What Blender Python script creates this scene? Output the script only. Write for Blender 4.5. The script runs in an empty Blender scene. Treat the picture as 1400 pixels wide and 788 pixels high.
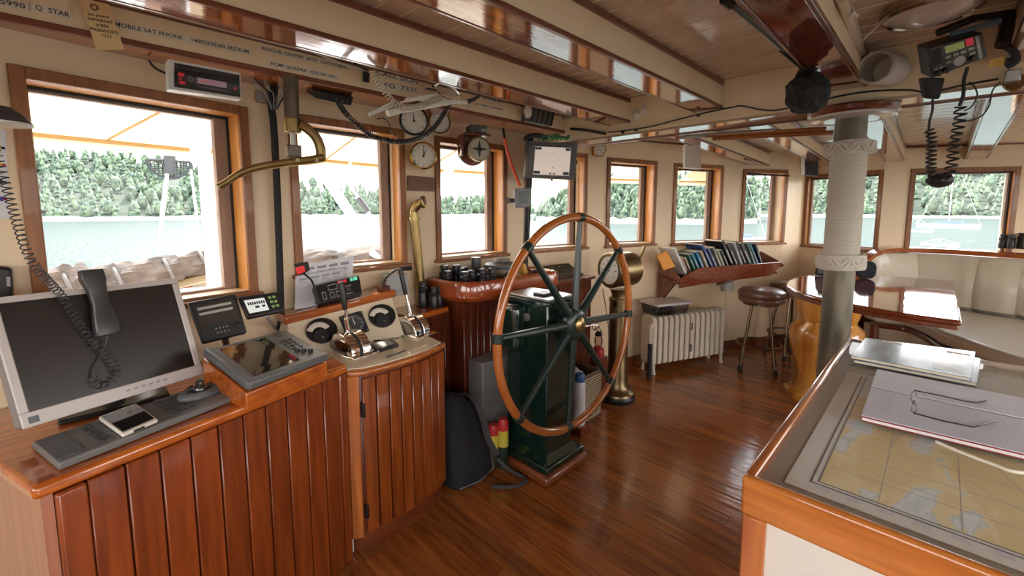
import bpy, bmesh, math, random
import numpy as np
from mathutils import Vector, Matrix
pi, sin, cos, rad = math.pi, math.sin, math.cos, math.radians
random.seed(7)
COL = bpy.context.scene.collection
SC = bpy.context.scene

# ---------------------------------------------------------------- camera
F, PITCH, CY, EYE, TH = 598.3, rad(5.94), 349.4, 1.47, rad(44.4)
cd = bpy.data.cameras.new('camera'); cam = bpy.data.objects.new('camera', cd); COL.objects.link(cam)
cam.location = (0, 0, EYE); cam.rotation_euler = (pi/2-PITCH, 0, TH-pi/2)
cd.sensor_width = 36; cd.lens = F/1400*36; cd.shift_y = -(394-CY)/1400; cd.clip_start = .02; cd.clip_end = 2000
SC.camera = cam
# ---------------------------------------------------------------- view, sky, sun
SC.view_settings.view_transform = 'Standard'; SC.view_settings.look = 'None'
SC.view_settings.gamma = 1; SC.view_settings.use_curve_mapping = False
SC.view_settings.exposure = 1.0
w = bpy.data.worlds.new('sky'); SC.world = w; w.use_nodes = True
nt = w.node_tree; nt.nodes.clear()
tc = nt.nodes.new('ShaderNodeTexCoord'); sx = nt.nodes.new('ShaderNodeSeparateXYZ'); nt.links.new(tc.outputs['Generated'], sx.inputs[0])
rp = nt.nodes.new('ShaderNodeValToRGB'); nt.links.new(sx.outputs['Z'], rp.inputs[0])
rp.color_ramp.elements[0].position = 0.0; rp.color_ramp.elements[0].color = (1, .94, .86, 1)
rp.color_ramp.elements[1].position = .7; rp.color_ramp.elements[1].color = (.70, .82, 1, 1)
bg = nt.nodes.new('ShaderNodeBackground'); bg.inputs['Strength'].default_value = 3.9
nt.links.new(rp.outputs[0], bg.inputs[0]); wo = nt.nodes.new('ShaderNodeOutputWorld'); nt.links.new(bg.outputs[0], wo.inputs[0])
sl = bpy.data.lights.new('sun', 'SUN'); sl.energy = 7; sl.angle = rad(1.2); sl.color = (1, .94, .84)
sun = bpy.data.objects.new('sun', sl); COL.objects.link(sun)
SUN_AZ, SUN_EL = rad(62), rad(48)      # azimuth measured from +X (starboard) towards +Y (ahead)
sun.rotation_euler = Vector((cos(SUN_AZ)*cos(SUN_EL), sin(SUN_AZ)*cos(SUN_EL), sin(SUN_EL))).to_track_quat('Z', 'Y').to_euler()
sun.location = (0, 0, 30)

# ---------------------------------------------------------------- helpers: where a measured point lies
def ray(px, py):
    a, b = (px-700)/F, -(py-CY)/F
    y = cos(PITCH)+b*sin(PITCH); z = -sin(PITCH)+b*cos(PITCH)
    return Vector((a*sin(TH)+y*cos(TH), -a*cos(TH)+y*sin(TH), z))
E0 = Vector((0, 0, EYE))
def atz(px, py, z): r = ray(px, py); return E0+r*((z-EYE)/r.z)
def aty(px, py, Y): r = ray(px, py); return E0+r*(Y/r.y)
def atx(px, py, X): r = ray(px, py); return E0+r*(X/r.x)
def atd(px, py, d): r = ray(px, py); return E0+r*(d/math.hypot(r.x, r.y))
def atp(px, py, p, n): r = ray(px, py); n = Vector(n); return E0+r*((n.dot(Vector(p)-E0))/n.dot(r))
def V(*a): return Vector(a)

# ---------------------------------------------------------------- helpers: materials
MATS = {}
def mat(name, col, rough=.5, metal=0, coat=0, var=0, vs=6, stretch=(1, 1, 1), bump=0, bs=40, col2=None, trans=0, emit=0, spec=.5, island=0, objvar=0, detail=4, sub=0, contrast=1.0, coatr=.05):
    if name in MATS: return MATS[name]
    m = bpy.data.materials.new(name); m.use_nodes = True; n = m.node_tree; b = n.nodes['Principled BSDF']; L = n.links
    b.inputs['Roughness'].default_value = rough; b.inputs['Metallic'].default_value = metal
    b.inputs['Coat Weight'].default_value = coat; b.inputs['Coat Roughness'].default_value = coatr
    b.inputs['Specular IOR Level'].default_value = spec
    b.inputs['Transmission Weight'].default_value = trans
    c = (*col, 1); b.inputs['Base Color'].default_value = c
    if emit: b.inputs['Emission Color'].default_value = c; b.inputs['Emission Strength'].default_value = emit
    if var or col2 or bump or island or objvar:
        t = n.nodes.new('ShaderNodeTexCoord'); oi = n.nodes.new('ShaderNodeObjectInfo')
        ad = n.nodes.new('ShaderNodeVectorMath'); ad.operation = 'ADD'; L.new(t.outputs['Object'], ad.inputs[0])
        sc = n.nodes.new('ShaderNodeVectorMath'); sc.operation = 'SCALE'; sc.inputs[0].default_value = (13.1, 7.7, 5.3)
        L.new(oi.outputs['Random'], sc.inputs['Scale'])
        if objvar: L.new(sc.outputs[0], ad.inputs[1])
        else: ad.inputs[1].default_value = (0, 0, 0)
        mp = n.nodes.new('ShaderNodeMapping'); mp.inputs['Scale'].default_value = stretch; L.new(ad.outputs[0], mp.inputs[0])
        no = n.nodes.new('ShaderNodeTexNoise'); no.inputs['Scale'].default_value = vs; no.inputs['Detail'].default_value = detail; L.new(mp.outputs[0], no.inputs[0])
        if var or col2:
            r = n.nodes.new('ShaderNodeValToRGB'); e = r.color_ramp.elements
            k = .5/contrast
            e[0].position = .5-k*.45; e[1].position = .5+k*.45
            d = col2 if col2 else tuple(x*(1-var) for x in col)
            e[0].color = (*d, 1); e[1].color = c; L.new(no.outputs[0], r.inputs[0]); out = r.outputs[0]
        else:
            rg = n.nodes.new('ShaderNodeRGB'); rg.outputs[0].default_value = c; out = rg.outputs[0]
        if island or objvar:
            hs = n.nodes.new('ShaderNodeHueSaturation'); L.new(out, hs.inputs['Color'])
            mr = n.nodes.new('ShaderNodeMapRange'); a = island or objvar
            mr.inputs['To Min'].default_value = 1-a; mr.inputs['To Max'].default_value = 1+a
            if island: ge = n.nodes.new('ShaderNodeNewGeometry'); L.new(ge.outputs['Random Per Island'], mr.inputs[0])
            else: L.new(oi.outputs['Random'], mr.inputs[0])
            L.new(mr.outputs[0], hs.inputs['Value']); out = hs.outputs[0]
        L.new(out, b.inputs['Base Color'])
        if bump:
            bn = n.nodes.new('ShaderNodeTexNoise'); bn.inputs['Scale'].default_value = bs; bn.inputs['Detail'].default_value = 3; L.new(mp.outputs[0], bn.inputs[0])
            bp = n.nodes.new('ShaderNodeBump'); bp.inputs['Strength'].default_value = bump; bp.inputs['Distance'].default_value = .01
            L.new(bn.outputs[0], bp.inputs['Height']); L.new(bp.outputs[0], b.inputs['Normal'])
            if coat: L.new(bp.outputs[0], b.inputs['Coat Normal'])
    MATS[name] = m; return m
def wood(name, c1, c2, axis='z', rough=.32, coat=.6, objvar=.14, **k):
    s = {'x': (1, 14, 14), 'y': (14, 1, 14), 'z': (14, 14, 1)}[axis]
    return mat(name, c1, rough, 0, coat, col2=c2, vs=3.2, stretch=s, objvar=objvar, detail=6, contrast=1.5, **k)
def glassy(name, tint=(1, 1, 1), ior=1.35, rough=0.0):
    if name in MATS: return MATS[name]
    m = bpy.data.materials.new(name); m.use_nodes = True; n = m.node_tree; n.nodes.clear(); L = n.links
    o = n.nodes.new('ShaderNodeOutputMaterial'); mx = n.nodes.new('ShaderNodeMixShader'); tr = n.nodes.new('ShaderNodeBsdfTransparent'); gl = n.nodes.new('ShaderNodeBsdfGlossy')
    tr.inputs[0].default_value = (*tint, 1); gl.inputs['Roughness'].default_value = rough
    fr = n.nodes.new('ShaderNodeFresnel'); fr.inputs[0].default_value = ior; ge = n.nodes.new('ShaderNodeNewGeometry')
    mu = n.nodes.new('ShaderNodeMath'); mu.operation = 'MULTIPLY'; iv = n.nodes.new('ShaderNodeMath'); iv.operation = 'SUBTRACT'; iv.inputs[0].default_value = 1
    L.new(ge.outputs['Backfacing'], iv.inputs[1]); L.new(fr.outputs[0], mu.inputs[0]); L.new(iv.outputs[0], mu.inputs[1]); L.new(mu.outputs[0], mx.inputs[0])
    L.new(tr.outputs[0], mx.inputs[1]); L.new(gl.outputs[0], mx.inputs[2]); L.new(mx.outputs[0], o.inputs[0])
    MATS[name] = m; return m
def cloth_glow(name, col, tl=.5):
    m = bpy.data.materials.new(name); m.use_nodes = True; n = m.node_tree; n.nodes.clear(); L = n.links
    o = n.nodes.new('ShaderNodeOutputMaterial'); mx = n.nodes.new('ShaderNodeMixShader'); d = n.nodes.new('ShaderNodeBsdfDiffuse'); t = n.nodes.new('ShaderNodeBsdfTranslucent')
    d.inputs[0].default_value = (*col, 1); t.inputs[0].default_value = (*col, 1); mx.inputs[0].default_value = tl
    L.new(d.outputs[0], mx.inputs[1]); L.new(t.outputs[0], mx.inputs[2]); L.new(mx.outputs[0], o.inputs[0]); MATS[name] = m; return m

cream = mat('cream_paint', (.84, .66, .44), .42, var=.06, vs=3, bump=.04, bs=30)
panelc = mat('beam_cream', (.84, .67, .46), .4, var=.07, vs=2)
dark_mahog = wood('dark_mahogany', (.20, .045, .014), (.11, .024, .009), 'x', .28, .7)
dark_mahogy = wood('dark_mahogany_y', (.20, .045, .014), (.11, .024, .009), 'y', .28, .7)
dark_mahogz = wood('dark_mahogany_z', (.22, .048, .014), (.12, .025, .009), 'z', .28, .7)
orange_x = wood('orange_wood_x', (.46, .14, .028), (.28, .075, .016), 'x', .22, 1)
orange_y = wood('orange_wood_y', (.46, .14, .028), (.28, .075, .016), 'y', .22, 1)
orange_z = wood('orange_wood_z', (.50, .16, .032), (.32, .085, .018), 'z', .3, .7)
trimw = wood('window_trim_wood', (.33, .125, .034), (.21, .072, .019), 'z', .42, .2)
jambw = wood('jamb_wood', (.72, .32, .07), (.48, .18, .036), 'z', .36, .3)
sashw = mat('weathered_sash', (.38, .26, .20), .7, var=.3, vs=8, stretch=(6, 6, 1))
soffitw = wood('soffit_varnish', (.42, .13, .03), (.26, .07, .018), 'x', .07, 1, bump=.02, bs=6)
black = mat('black_plastic', (.012, .012, .013), .38)
blackm = mat('matte_black', (.016, .016, .017), .75)
rubber = mat('black_rubber', (.02, .018, .016), .6)
greyp = mat('grey_plastic', (.11, .115, .12), .42)
lgreyp = mat('light_grey_plastic', (.34, .33, .33), .4)
dgreyp = mat('dark_grey_plastic', (.05, .052, .056), .4)
whitep = mat('white_plastic', (.72, .71, .69), .4)
whitepaint = mat('white_paint', (.78, .76, .72), .45)
brass = mat('brass', (.44, .32, .14), .34, 1, var=.35, vs=9)
obrass = mat('old_brass', (.36, .27, .14), .34, 1, var=.45, vs=7)
chrome = mat('chrome', (.86, .85, .84), .07, 1)
steel = mat('steel', (.5, .5, .5), .3, 1)
paper = mat('paper', (.74, .74, .78), .8)
ink = mat('black_ink', (.02, .02, .02), .7)
glass = glassy('window_glass')

# ---------------------------------------------------------------- helpers: meshes
def frame(o, x, z=(0, 0, 1), y=None):
    """matrix with origin o, local x along x, local z near z"""
    x = Vector(x).normalized(); z = Vector(z)
    yv = z.cross(x).normalized(); zv = x.cross(yv).normalized()
    m = Matrix((x, yv, zv)).transposed().to_4x4(); m.translation = Vector(o); return m
ID = Matrix.Identity(4)
class MB:
    def __init__(s): s.v = []; s.f = []
    def add(s, vs, fs, M=ID):
        k = len(s.v); s.v += [M @ Vector(p) for p in vs]; s.f += [[i+k for i in f] for f in fs]; return s
    def box(s, c, d, M=ID):
        x, y, z = [a/2 for a in d]; cx, cy, cz = c
        vs = [(cx+i*x, cy+j*y, cz+k*z) for i in (-1, 1) for j in (-1, 1) for k in (-1, 1)]
        return s.add(vs, [(0, 1, 3, 2), (4, 6, 7, 5), (0, 4, 5, 1), (2, 3, 7, 6), (0, 2, 6, 4), (1, 5, 7, 3)], M)
    def b2(s, p, q, M=ID):
        return s.box([(a+b)/2 for a, b in zip(p, q)], [abs(a-b) for a, b in zip(p, q)], M)
    def hexa(s, vs):   # bottom 4 ccw, top 4 ccw
        return s.add(vs, [(3, 2, 1, 0), (4, 5, 6, 7), (0, 1, 5, 4), (1, 2, 6, 5), (2, 3, 7, 6), (3, 0, 4, 7)])
    def prism(s, poly, z0, z1, M=ID):
        n = len(poly); vs = [(x, y, z0) for x, y in poly]+[(x, y, z1) for x, y in poly]
        fs = [tuple(range(n-1, -1, -1)), tuple(range(n, 2*n))]+[(i, (i+1) % n, n+(i+1) % n, n+i) for i in range(n)]
        return s.add(vs, fs, M)
    def lathe(s, prof, n=24, M=ID, cap=True):   # cap: True both ends, 'low' first end only
        vs = []; fs = []
        for r, z in prof: vs += [(max(r, 1e-5)*cos(2*pi*i/n), max(r, 1e-5)*sin(2*pi*i/n), z) for i in range(n)]
        for j in range(len(prof)-1):
            for i in range(n): a = j*n+i; b = j*n+(i+1) % n; fs.append((a, b, b+n, a+n))
        if cap: fs.append(tuple(range(n-1, -1, -1)))
        if cap is True: fs.append(tuple((len(prof)-1)*n+i for i in range(n)))
        return s.add(vs, fs, M)
    def cyl(s, p, q, r, r2=None, n=16):
        p, q = Vector(p), Vector(q); d = q-p; r2 = r if r2 is None else r2
        M = d.to_track_quat('Z', 'Y').to_matrix().to_4x4(); M.translation = p
        return s.lathe([(r, 0), (r2, d.length)], n, M)
    def tube(s, pts, r, n=8, closed=False, rs=None):
        pts = [Vector(p) for p in pts]; N = len(pts); vs = []; fs = []
        up = None
        for i, p in enumerate(pts):
            if closed: t = pts[(i+1) % N]-pts[i-1]
            else: t = pts[min(i+1, N-1)]-pts[max(i-1, 0)]
            t.normalize()
            if up is None: up = t.orthogonal().normalized()
            up = (up-t*up.dot(t)); up = up.normalized() if up.length > 1e-6 else t.orthogonal().normalized()
            b = t.cross(up); R = rs[i] if rs else r
            vs += [p+up*(R*cos(2*pi*k/n))+b*(R*sin(2*pi*k/n)) for k in range(n)]
        for j in range(N if closed else N-1):
            a0 = j*n; b0 = ((j+1) % N)*n
            for k in range(n): fs.append((a0+k, a0+(k+1) % n, b0+(k+1) % n, b0+k))
        if not closed: fs.append(tuple(range(n-1, -1, -1))); fs.append(tuple((N-1)*n+k for k in range(n)))
        return s.add(vs, fs)
    def ball(s, c, r, M=ID, n=16, m=10, sc=(1, 1, 1)):
        prof = [(r*sin(pi*j/m), -r*cos(pi*j/m)) for j in range(m+1)]
        T = Matrix.Translation(Vector(c)) @ Matrix.Diagonal((*sc, 1))
        return s.lathe(prof, n, M @ T, cap=False)
    def torus(s, c, R, r, M=ID, n=40, m=10):
        pts = [M @ Vector((c[0]+R*cos(2*pi*i/n), c[1]+R*sin(2*pi*i/n), c[2])) for i in range(n)]
        return s.tube(pts, r, m, closed=True)
    def build(s, name, m, parent=None, bevel=0, smooth=True, seg=2, **props):
        me = bpy.data.meshes.new(name)
        off = Vector((0, 0, 0))
        if parent is not None:
            q = parent; off = Vector(q['_o']) if '_o' in q else off
        me.from_pydata([tuple(v-off) for v in s.v], [], s.f); me.update()
        bm = bmesh.new(); bm.from_mesh(me); bmesh.ops.recalc_face_normals(bm, faces=bm.faces); bm.to_mesh(me); bm.free()
        if m is not None: me.materials.append(m)
        if smooth:
            me.polygons.foreach_set('use_smooth', [True]*len(me.polygons)); me.set_sharp_from_angle(angle=rad(35))
        o = bpy.data.objects.new(name, me); COL.objects.link(o)
        if parent is not None: o.parent = parent; o['_o'] = tuple(off)
        if bevel:
            b = o.modifiers.new('edge', 'BEVEL'); b.width = bevel; b.segments = seg; b.limit_method = 'ANGLE'; b.angle_limit = rad(40); b.use_clamp_overlap = True
        for k, v in props.items(): o[k] = v
        return o
def thing(name, label, cat, loc, group=None):
    o = bpy.data.objects.new(name, None); COL.objects.link(o); o.location = loc; o.empty_display_size = .05
    o['label'] = label; o['category'] = cat; o['_o'] = tuple(loc)
    if group: o['group'] = group
    return o
def struct(name, loc=(0, 0, 0)):
    o = bpy.data.objects.new(name, None); COL.objects.link(o); o.location = loc; o['kind'] = 'structure'; o['_o'] = tuple(loc); return o
def tag(o, label, cat, group=None, kind=None):
    o['label'] = label; o['category'] = cat
    if group: o['group'] = group
    if kind: o['kind'] = kind
    return o
def copytree(o, parent=None):
    c = o.copy(); COL.objects.link(c); c.parent = parent
    for ch in o.children: copytree(ch, c)
    return c
def text(name, s, size, M, m, parent, align='CENTER', sx=1.0, ext=.0004, bold=0):
    cu = bpy.data.curves.new(name, 'FONT'); cu.body = s; cu.size = size; cu.align_x = align; cu.align_y = 'CENTER'; cu.extrude = ext; cu.resolution_u = 2; cu.offset = bold
    t = bpy.data.objects.new(name, cu); COL.objects.link(t)
    dg = bpy.context.evaluated_depsgraph_get(); me = bpy.data.meshes.new_from_object(t.evaluated_get(dg)); bpy.data.objects.remove(t)
    me.transform(Matrix.Diagonal((sx, 1, 1, 1))); me.transform(M)
    off = Vector(parent['_o']) if parent is not None else Vector((0, 0, 0)); me.transform(Matrix.Translation(-off))
    me.materials.clear(); me.materials.append(m)
    o = bpy.data.objects.new(name, me); COL.objects.link(o)
    if parent is not None: o.parent = parent
    o['_o'] = tuple(off)
    return o
def helix(pts, R, turns, r, n=5, per=10):
    """coiled cord following a polyline"""
    P = [Vector(p) for p in pts]; L = [0]
    for a, b in zip(P, P[1:]): L.append(L[-1]+(b-a).length)
    out = []; N = int(turns*per); up = None
    def at(s):
        for i in range(len(P)-1):
            if s <= L[i+1] or i == len(P)-2: t = (s-L[i])/(L[i+1]-L[i]); return P[i].lerp(P[i+1], t)
    for k in range(N+1):
        s = L[-1]*k/N; p = at(s); t = (at(min(s+.004, L[-1]))-at(max(s-.004, 0))).normalized()
        if up is None: up = t.orthogonal().normalized()
        up = (up-t*up.dot(t)).normalized(); b = t.cross(up); a = 2*pi*turns*k/N
        out.append(p+up*R*cos(a)+b*R*sin(a))
    return MB().tube(out, r, n)
def smooth_path(pts, k=8):
    P = [Vector(p) for p in pts]; P = [P[0]*2-P[1]]+P+[P[-1]*2-P[-2]]; out = []
    for i in range(1, len(P)-2):
        for j in range(k):
            t = j/k; a, b, c, d = P[i-1:i+3]
            out.append(.5*((2*b)+(c-a)*t+(2*a-5*b+4*c-d)*t*t+(3*b-a-3*c+d)*t**3))
    out.append(P[-2]); return out

# ================================================================ the room shell
TOPZ = 2.18
def ceil_z(x): return TOPZ if x < 2.7 else TOPZ-.12*(x-2.7)/2.9
# inner line of the walls; window spans carry (n, top, bottom, depth)
FRONT = [(-1.7, 1.70), (-.75, 1.98), (-.09, 2.10), (.60, 2.23), (.77, 2.235), (1.40, 2.245), (1.63, 2.27), (2.25, 2.265), (2.42, 2.24), (3.06, 2.13),
         (3.33, 2.11), (3.91, 1.94), (4.09, 1.855), (4.67, 1.605), (4.93, 1.50), (5.43, 1.21), (5.585, 1.165)]
FWIN = {2: (1, 1.92, 1.075), 4: (2, 1.926, 1.136), 6: (3, 1.925, 1.135), 8: (4, 1.93, 1.14), 10: (5, 1.922, 1.132), 12: (6, 1.912, 1.12), 14: (7, 1.89, 1.10)}
STBD = [(5.585, 1.165), (5.76, 1.10), (5.47, .42), (5.56, .24), (5.90, -.46), (5.95, -.62), (6.05, -1.5), (6.05, -2.4)]
SWIN = {1: (8, 1.85, 1.06), 3: (9, 1.85, 1.06), 5: (10, 1.85, 1.06)}
BACK = [(6.05, -2.4), (5.7, -2.4), (3.5, -2.4), (3.2, -2.4), (1.0, -2.4), (.7, -2.4), (-1.4, -2.4), (-1.7, -2.4)]
BWIN_ADDED = {1: (11, 1.95, .5), 3: (12, 1.95, .1), 5: (13, 1.95, .5)}  # unseen aft openings, added and made large to let in more daylight
PORT = [(-1.7, -2.4), (-1.7, -2.1), (-1.7, -.4), (-1.7, -.15), (-1.7, 1.4), (-1.7, 1.70)]
PWIN_ADDED = {1: (14, 1.92, .9), 3: (15, 1.92, .9)}  # unseen port openings, added and widened to brighten the room
TH_W = .13
def offset_pts(P, t):
    out = []
    for i, p in enumerate(P):
        ns = []
        for a, b in ((i-1, i), (i, i+1)):
            if a >= 0 and b < len(P):
                d = Vector(P[b])-Vector(P[a]); ns.append(Vector((-d.y, d.x)).normalized())
        n = sum(ns, Vector((0, 0))); n.normalize(); k = 1/max(.5, n.dot(ns[0])); out.append(Vector(p)+n*t*k)
    return out
def wall(name, P, wins, m):
    O = offset_pts(P, TH_W); mb = MB()
    for i in range(len(P)-1):
        a, b, c, d = Vector(P[i]), Vector(P[i+1]), O[i+1], O[i]
        for z0, z1 in ([(-.1, 2.3)] if i not in wins else [(-.1, wins[i][2]+.035), (wins[i][1]-.035, 2.3)]):
            mb.hexa([(a.x, a.y, z0), (b.x, b.y, z0), (c.x, c.y, z0), (d.x, d.y, z0), (a.x, a.y, z1), (b.x, b.y, z1), (c.x, c.y, z1), (d.x, d.y, z1)])
        if i in wins: # side fillers beside the opening
            u = (b-a).normalized(); n, zt, zb = wins[i]
            for s, e, s2, e2 in ((a, a+u*.035, d, d+u*.035), (b-u*.035, b, c-u*.035, c)):
                mb.hexa([(s.x, s.y, zb), (e.x, e.y, zb), (e2.x, e2.y, zb), (s2.x, s2.y, zb), (s.x, s.y, zt), (e.x, e.y, zt), (e2.x, e2.y, zt), (s2.x, s2.y, zt)])
    return mb.build(name, m, None, smooth=False, kind='structure')
wall('wall_front', FRONT, FWIN, cream); wall('wall_starboard', STBD, SWIN, cream); wall('wall_back', BACK, BWIN_ADDED, cream); wall('wall_port', PORT, PWIN_ADDED, cream)

def window(P, i, spec, depth=.10, sashw_=.055, left_sash=True):
    n, zt, zb = spec; a, b = Vector(P[i]), Vector(P[i+1]); Lw = (b-a).length
    root = struct('window_%d' % n, (a.x, a.y, zb)); M = frame((a.x, a.y, zb), (b.x-a.x, b.y-a.y, 0)); h = zt-zb; t = .038
    f = MB(); f.b2((0, -.016, 0), (t, 0, h), M); f.b2((Lw-t, -.016, 0), (Lw, 0, h), M); f.b2((t, -.016, h-t), (Lw-t, 0, h), M)
    f.build('frame', trimw, root, bevel=.003)
    MB().b2((-.015, -.035, 0), (Lw+.015, 0, .022), M).build('sill', trimw, root, bevel=.004)
    j = MB(); D = depth; j.b2((t-.012, 0, .02), (t, D, h-t+.012), M); j.b2((Lw-t, 0, .02), (Lw-t+.012, D, h-t+.012), M); j.b2((t, 0, h-t), (Lw-t, D, h-t+.012), M); j.b2((t, 0, .02), (Lw-t, D, .033), M)
    j.build('jamb', jambw, root)
    s = MB(); s.b2((t, D, .033), (t+.02, D+.03, h-t), M); s.b2((Lw-t-sashw_, D, .033), (Lw-t, D+.03, h-t), M); s.b2((t+.02, D, .033), (Lw-t-sashw_, D+.03, .045), M); s.b2((t+.02, D, h-t-.018), (Lw-t-sashw_, D+.03, h-t), M)
    s.build('sash', sashw, root)
    g = MB(); g.b2((Lw-t-.006, D-.012, .033), (Lw-t, D, h-t), M); g.b2((t, D-.012, h-t-.012), (Lw-t, D, h-t), M); g.build('gasket', rubber, root)
    MB().b2((t+.02, D+.012, .045), (Lw-t-sashw_, D+.016, h-t-.018), M).build('pane', glass, root, smooth=False)
    # daylight portal
    al = bpy.data.lights.new('daylight_portal', 'AREA'); al.shape = 'RECTANGLE'; al.size = Lw-2*t; al.size_y = h-2*t; al.cycles.is_portal = True
    ob = bpy.data.objects.new('daylight_portal', al); COL.objects.link(ob); c = M @ Vector((Lw/2, D+.05, h/2)); ob.location = c
    inward = -(M.to_3x3() @ Vector((0, 1, 0))); ob.rotation_euler = (-inward).to_track_quat('Z', 'Y').to_euler()
    return root
for P, W_, dep, sw in ((FRONT, FWIN, .10, .055), (STBD, SWIN, .03, .02), (BACK, BWIN_ADDED, .06, .04), (PORT, PWIN_ADDED, .06, .04)):
    for i, s in W_.items(): window(P, i, s, dep, sw)

# baseboards
def strip(name, P, z0, z1, t, m, **k):
    I = offset_pts(P, -t); mb = MB()
    for i in range(len(P)-1):
        a, b, c, d = Vector(P[i]), Vector(P[i+1]), I[i+1], I[i]
        mb.hexa([(d.x, d.y, z0), (c.x, c.y, z0), (b.x, b.y, z0), (a.x, a.y, z0), (d.x, d.y, z1), (c.x, c.y, z1), (b.x, b.y, z1), (a.x, a.y, z1)])
    return mb.build(name, m, None, bevel=.003, kind='structure')
strip('baseboard_front', FRONT[9:], 0, .09, .02, dark_mahog); strip('baseboard_starboard', STBD, 0, .09, .02, dark_mahogy)
strip('trim_1', STBD[1:], 2.04, 2.058, .02, dark_mahogy)
strip('trim_2', FRONT[9:], 2.085, 2.1, .018, dark_mahog)

# ---------------------------------------------------------------- floor of narrow boards
floorw = wood('floor_boards', (.36, .112, .020), (.20, .056, .011), 'y', .2, .5, objvar=.2, bump=.2, bs=3.0)
fl = struct('floor'); MB().b2((-1.75, -2.45, -.06), (6.2, 2.4, -.012)).build('subfloor', dark_mahogy, fl)
bw = .08
def wall_y(x):
    for (x0, y0), (x1, y1) in zip(FRONT, FRONT[1:]):
        if x0 <= x <= x1: return y0+(y1-y0)*(x-x0)/(x1-x0)
    return FRONT[0][1] if x < 0 else 1.16
def piece(name, p, q, m, parent):
    o = MB().b2(p, q).build(name, m, parent, smooth=False); return o
x = -1.7
while x < 6.05:
    y1 = min(wall_y(x), wall_y(x+bw))+.06; cuts = [-2.42]+sorted(random.uniform(-1.6, y1-.5) for _ in range(1 if random.random() < .5 else 2))+[y1]
    for ya, yb in zip(cuts, cuts[1:]):
        piece('board', (x+.0008, ya+.0008, -.02), (x+bw-.0008, yb-.0008, -.0006*random.random()), floorw, fl)
    x += bw
# ---------------------------------------------------------------- ceiling of painted boards
ce = struct('ceiling'); ceilp = mat('ceiling_paint', (.64, .49, .36), .2, coat=.4, objvar=.05, var=.06, vs=3, bump=.03, bs=8)
MB().b2((-1.85, -2.6, 2.2), (6.3, 2.5, 2.3)).build('roof_light_block', cream, ce)  # unseen roof slab above the boards, put in to block light
gw = .101; x = -1.7
while x < 6.1:
    y1 = min(wall_y(x), wall_y(x+gw))+.06; za, zb = ceil_z(x), ceil_z(x+gw); g = .0035
    MB().hexa([(x+g, -2.42, za), (x+gw-g, -2.42, zb), (x+gw-g, y1, zb), (x+g, y1, za), (x+g, -2.42, za+.02), (x+gw-g, -2.42, zb+.02), (x+gw-g, y1, zb+.02), (x+g, y1, za+.02)]).build('board', ceilp, ce, bevel=.002, seg=1)
    x += gw
seam = MB(); x = -1.7
while x < 6.1: seam.b2((x-.0034, -2.42, ceil_z(x)-.0004), (x+.0036, min(wall_y(x), wall_y(x-gw))+.06, ceil_z(x)+.012)); x += gw
seam.build('seam', mat('seam_cream', (.80, .70, .54), .5), ce)

# ---------------------------------------------------------------- deck beams
def beam(Y0, Y1, x0, x1, zb0, zb1, label, zt0=2.18, zt1=2.18, soff=soffitw, yo=0):
    r = thing('ceiling_beam', label, 'beam', (x0, Y0, zb0), 'deck beams under the ceiling')
    def hx(ya, yb, b0, b1, t0, t1, xa=x0, xb=x1): return [(xa, ya, b0), (xb, ya+yo, b1), (xb, yb+yo, b1), (xa, yb, b0), (xa, ya, t0), (xb, ya+yo, t1), (xb, yb+yo, t1), (xa, yb, t0)]
    MB().hexa(hx(Y0, Y1, zb0+.006, zb1+.006, zt0, zt1)).build('side_panel', panelc, r)
    MB().hexa(hx(Y0+.004, Y1-.004, zb0, zb1, zb0+.006, zb1+.006)).build('soffit', soff, r, bevel=.003)
    m = MB()
    for ya, yb in ((Y0-.010, Y0+.004), (Y1-.004, Y1+.010)):
        m.hexa(hx(ya, yb, zb0-.002, zb1-.002, zb0+.016, zb1+.016)); m.hexa(hx(ya, yb, zt0-.026, zt1-.026, zt0-.002, zt1-.002))
    m.build('molding', dark_mahog, r, bevel=.003)
    return r
beam(1.49, 1.63, -1.7, 2.62, 2.03, 2.03, 'cream sided beam with glossy varnished soffit next to the lettered header')
beam(.92, 1.06, -1.7, 2.62, 2.03, 2.03, 'cream sided beam with glossy soffit crossing the middle of the ceiling')
beam(.30, .43, -1.7, 2.62, 2.03, 2.03, 'broad dark varnished beam beside the fishing rod with the black bag', soff=wood('red_soffit', (.17, .034, .012), (.10, .018, .007), 'x', .06, 1, bump=.02, bs=6))
beam(-.27, -.14, -1.7, 2.62, 2.03, 2.03, 'beam over the camera side of the room, inboard of the round lamp')
beam(-.84, -.70, -1.7, 2.62, 2.03, 2.03, 'rearmost varnished beam, behind the chart table')
for Y, l in ((1.40, 'short beam running out above the bookshelf from the fore and aft girder'), (.85, 'short beam past the wrapped post reaching the corner above the black speaker'),
             (.30, 'short beam between the two starboard windows with a small cross mark'), (-.24, 'short beam ending above the settee window at the far right')):
    xe = 5.2 if Y > 1.2 else (5.72 if Y > .5 else (5.50 if Y > 0 else 5.78))
    beam(Y-.005, Y+.12, 2.79, xe, 2.03, 1.925, l, 2.17, ceil_z(xe), yo=-.06 if Y > 1.2 else 0)
# fore-and-aft girder
gr = thing('ceiling_girder', 'wide cream girder with varnished underside resting on the wrapped post', 'beam', (2.6, -2.4, 1.96))
MB().b2((2.60, -2.4, 1.965), (2.80, 2.25, 2.198)).build('side_panel', cream, gr, bevel=.012)
MB().b2((2.605, -2.4, 1.953), (2.795, 2.25, 1.965)).build('soffit', mat('girder_soffit', (.52, .36, .25), .12, coat=1, var=.1, vs=3), gr)
MB().b2((2.79, -2.4, 1.945), (2.812, 2.25, 1.975)).build('molding', dark_mahogy, gr, bevel=.004)
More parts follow.
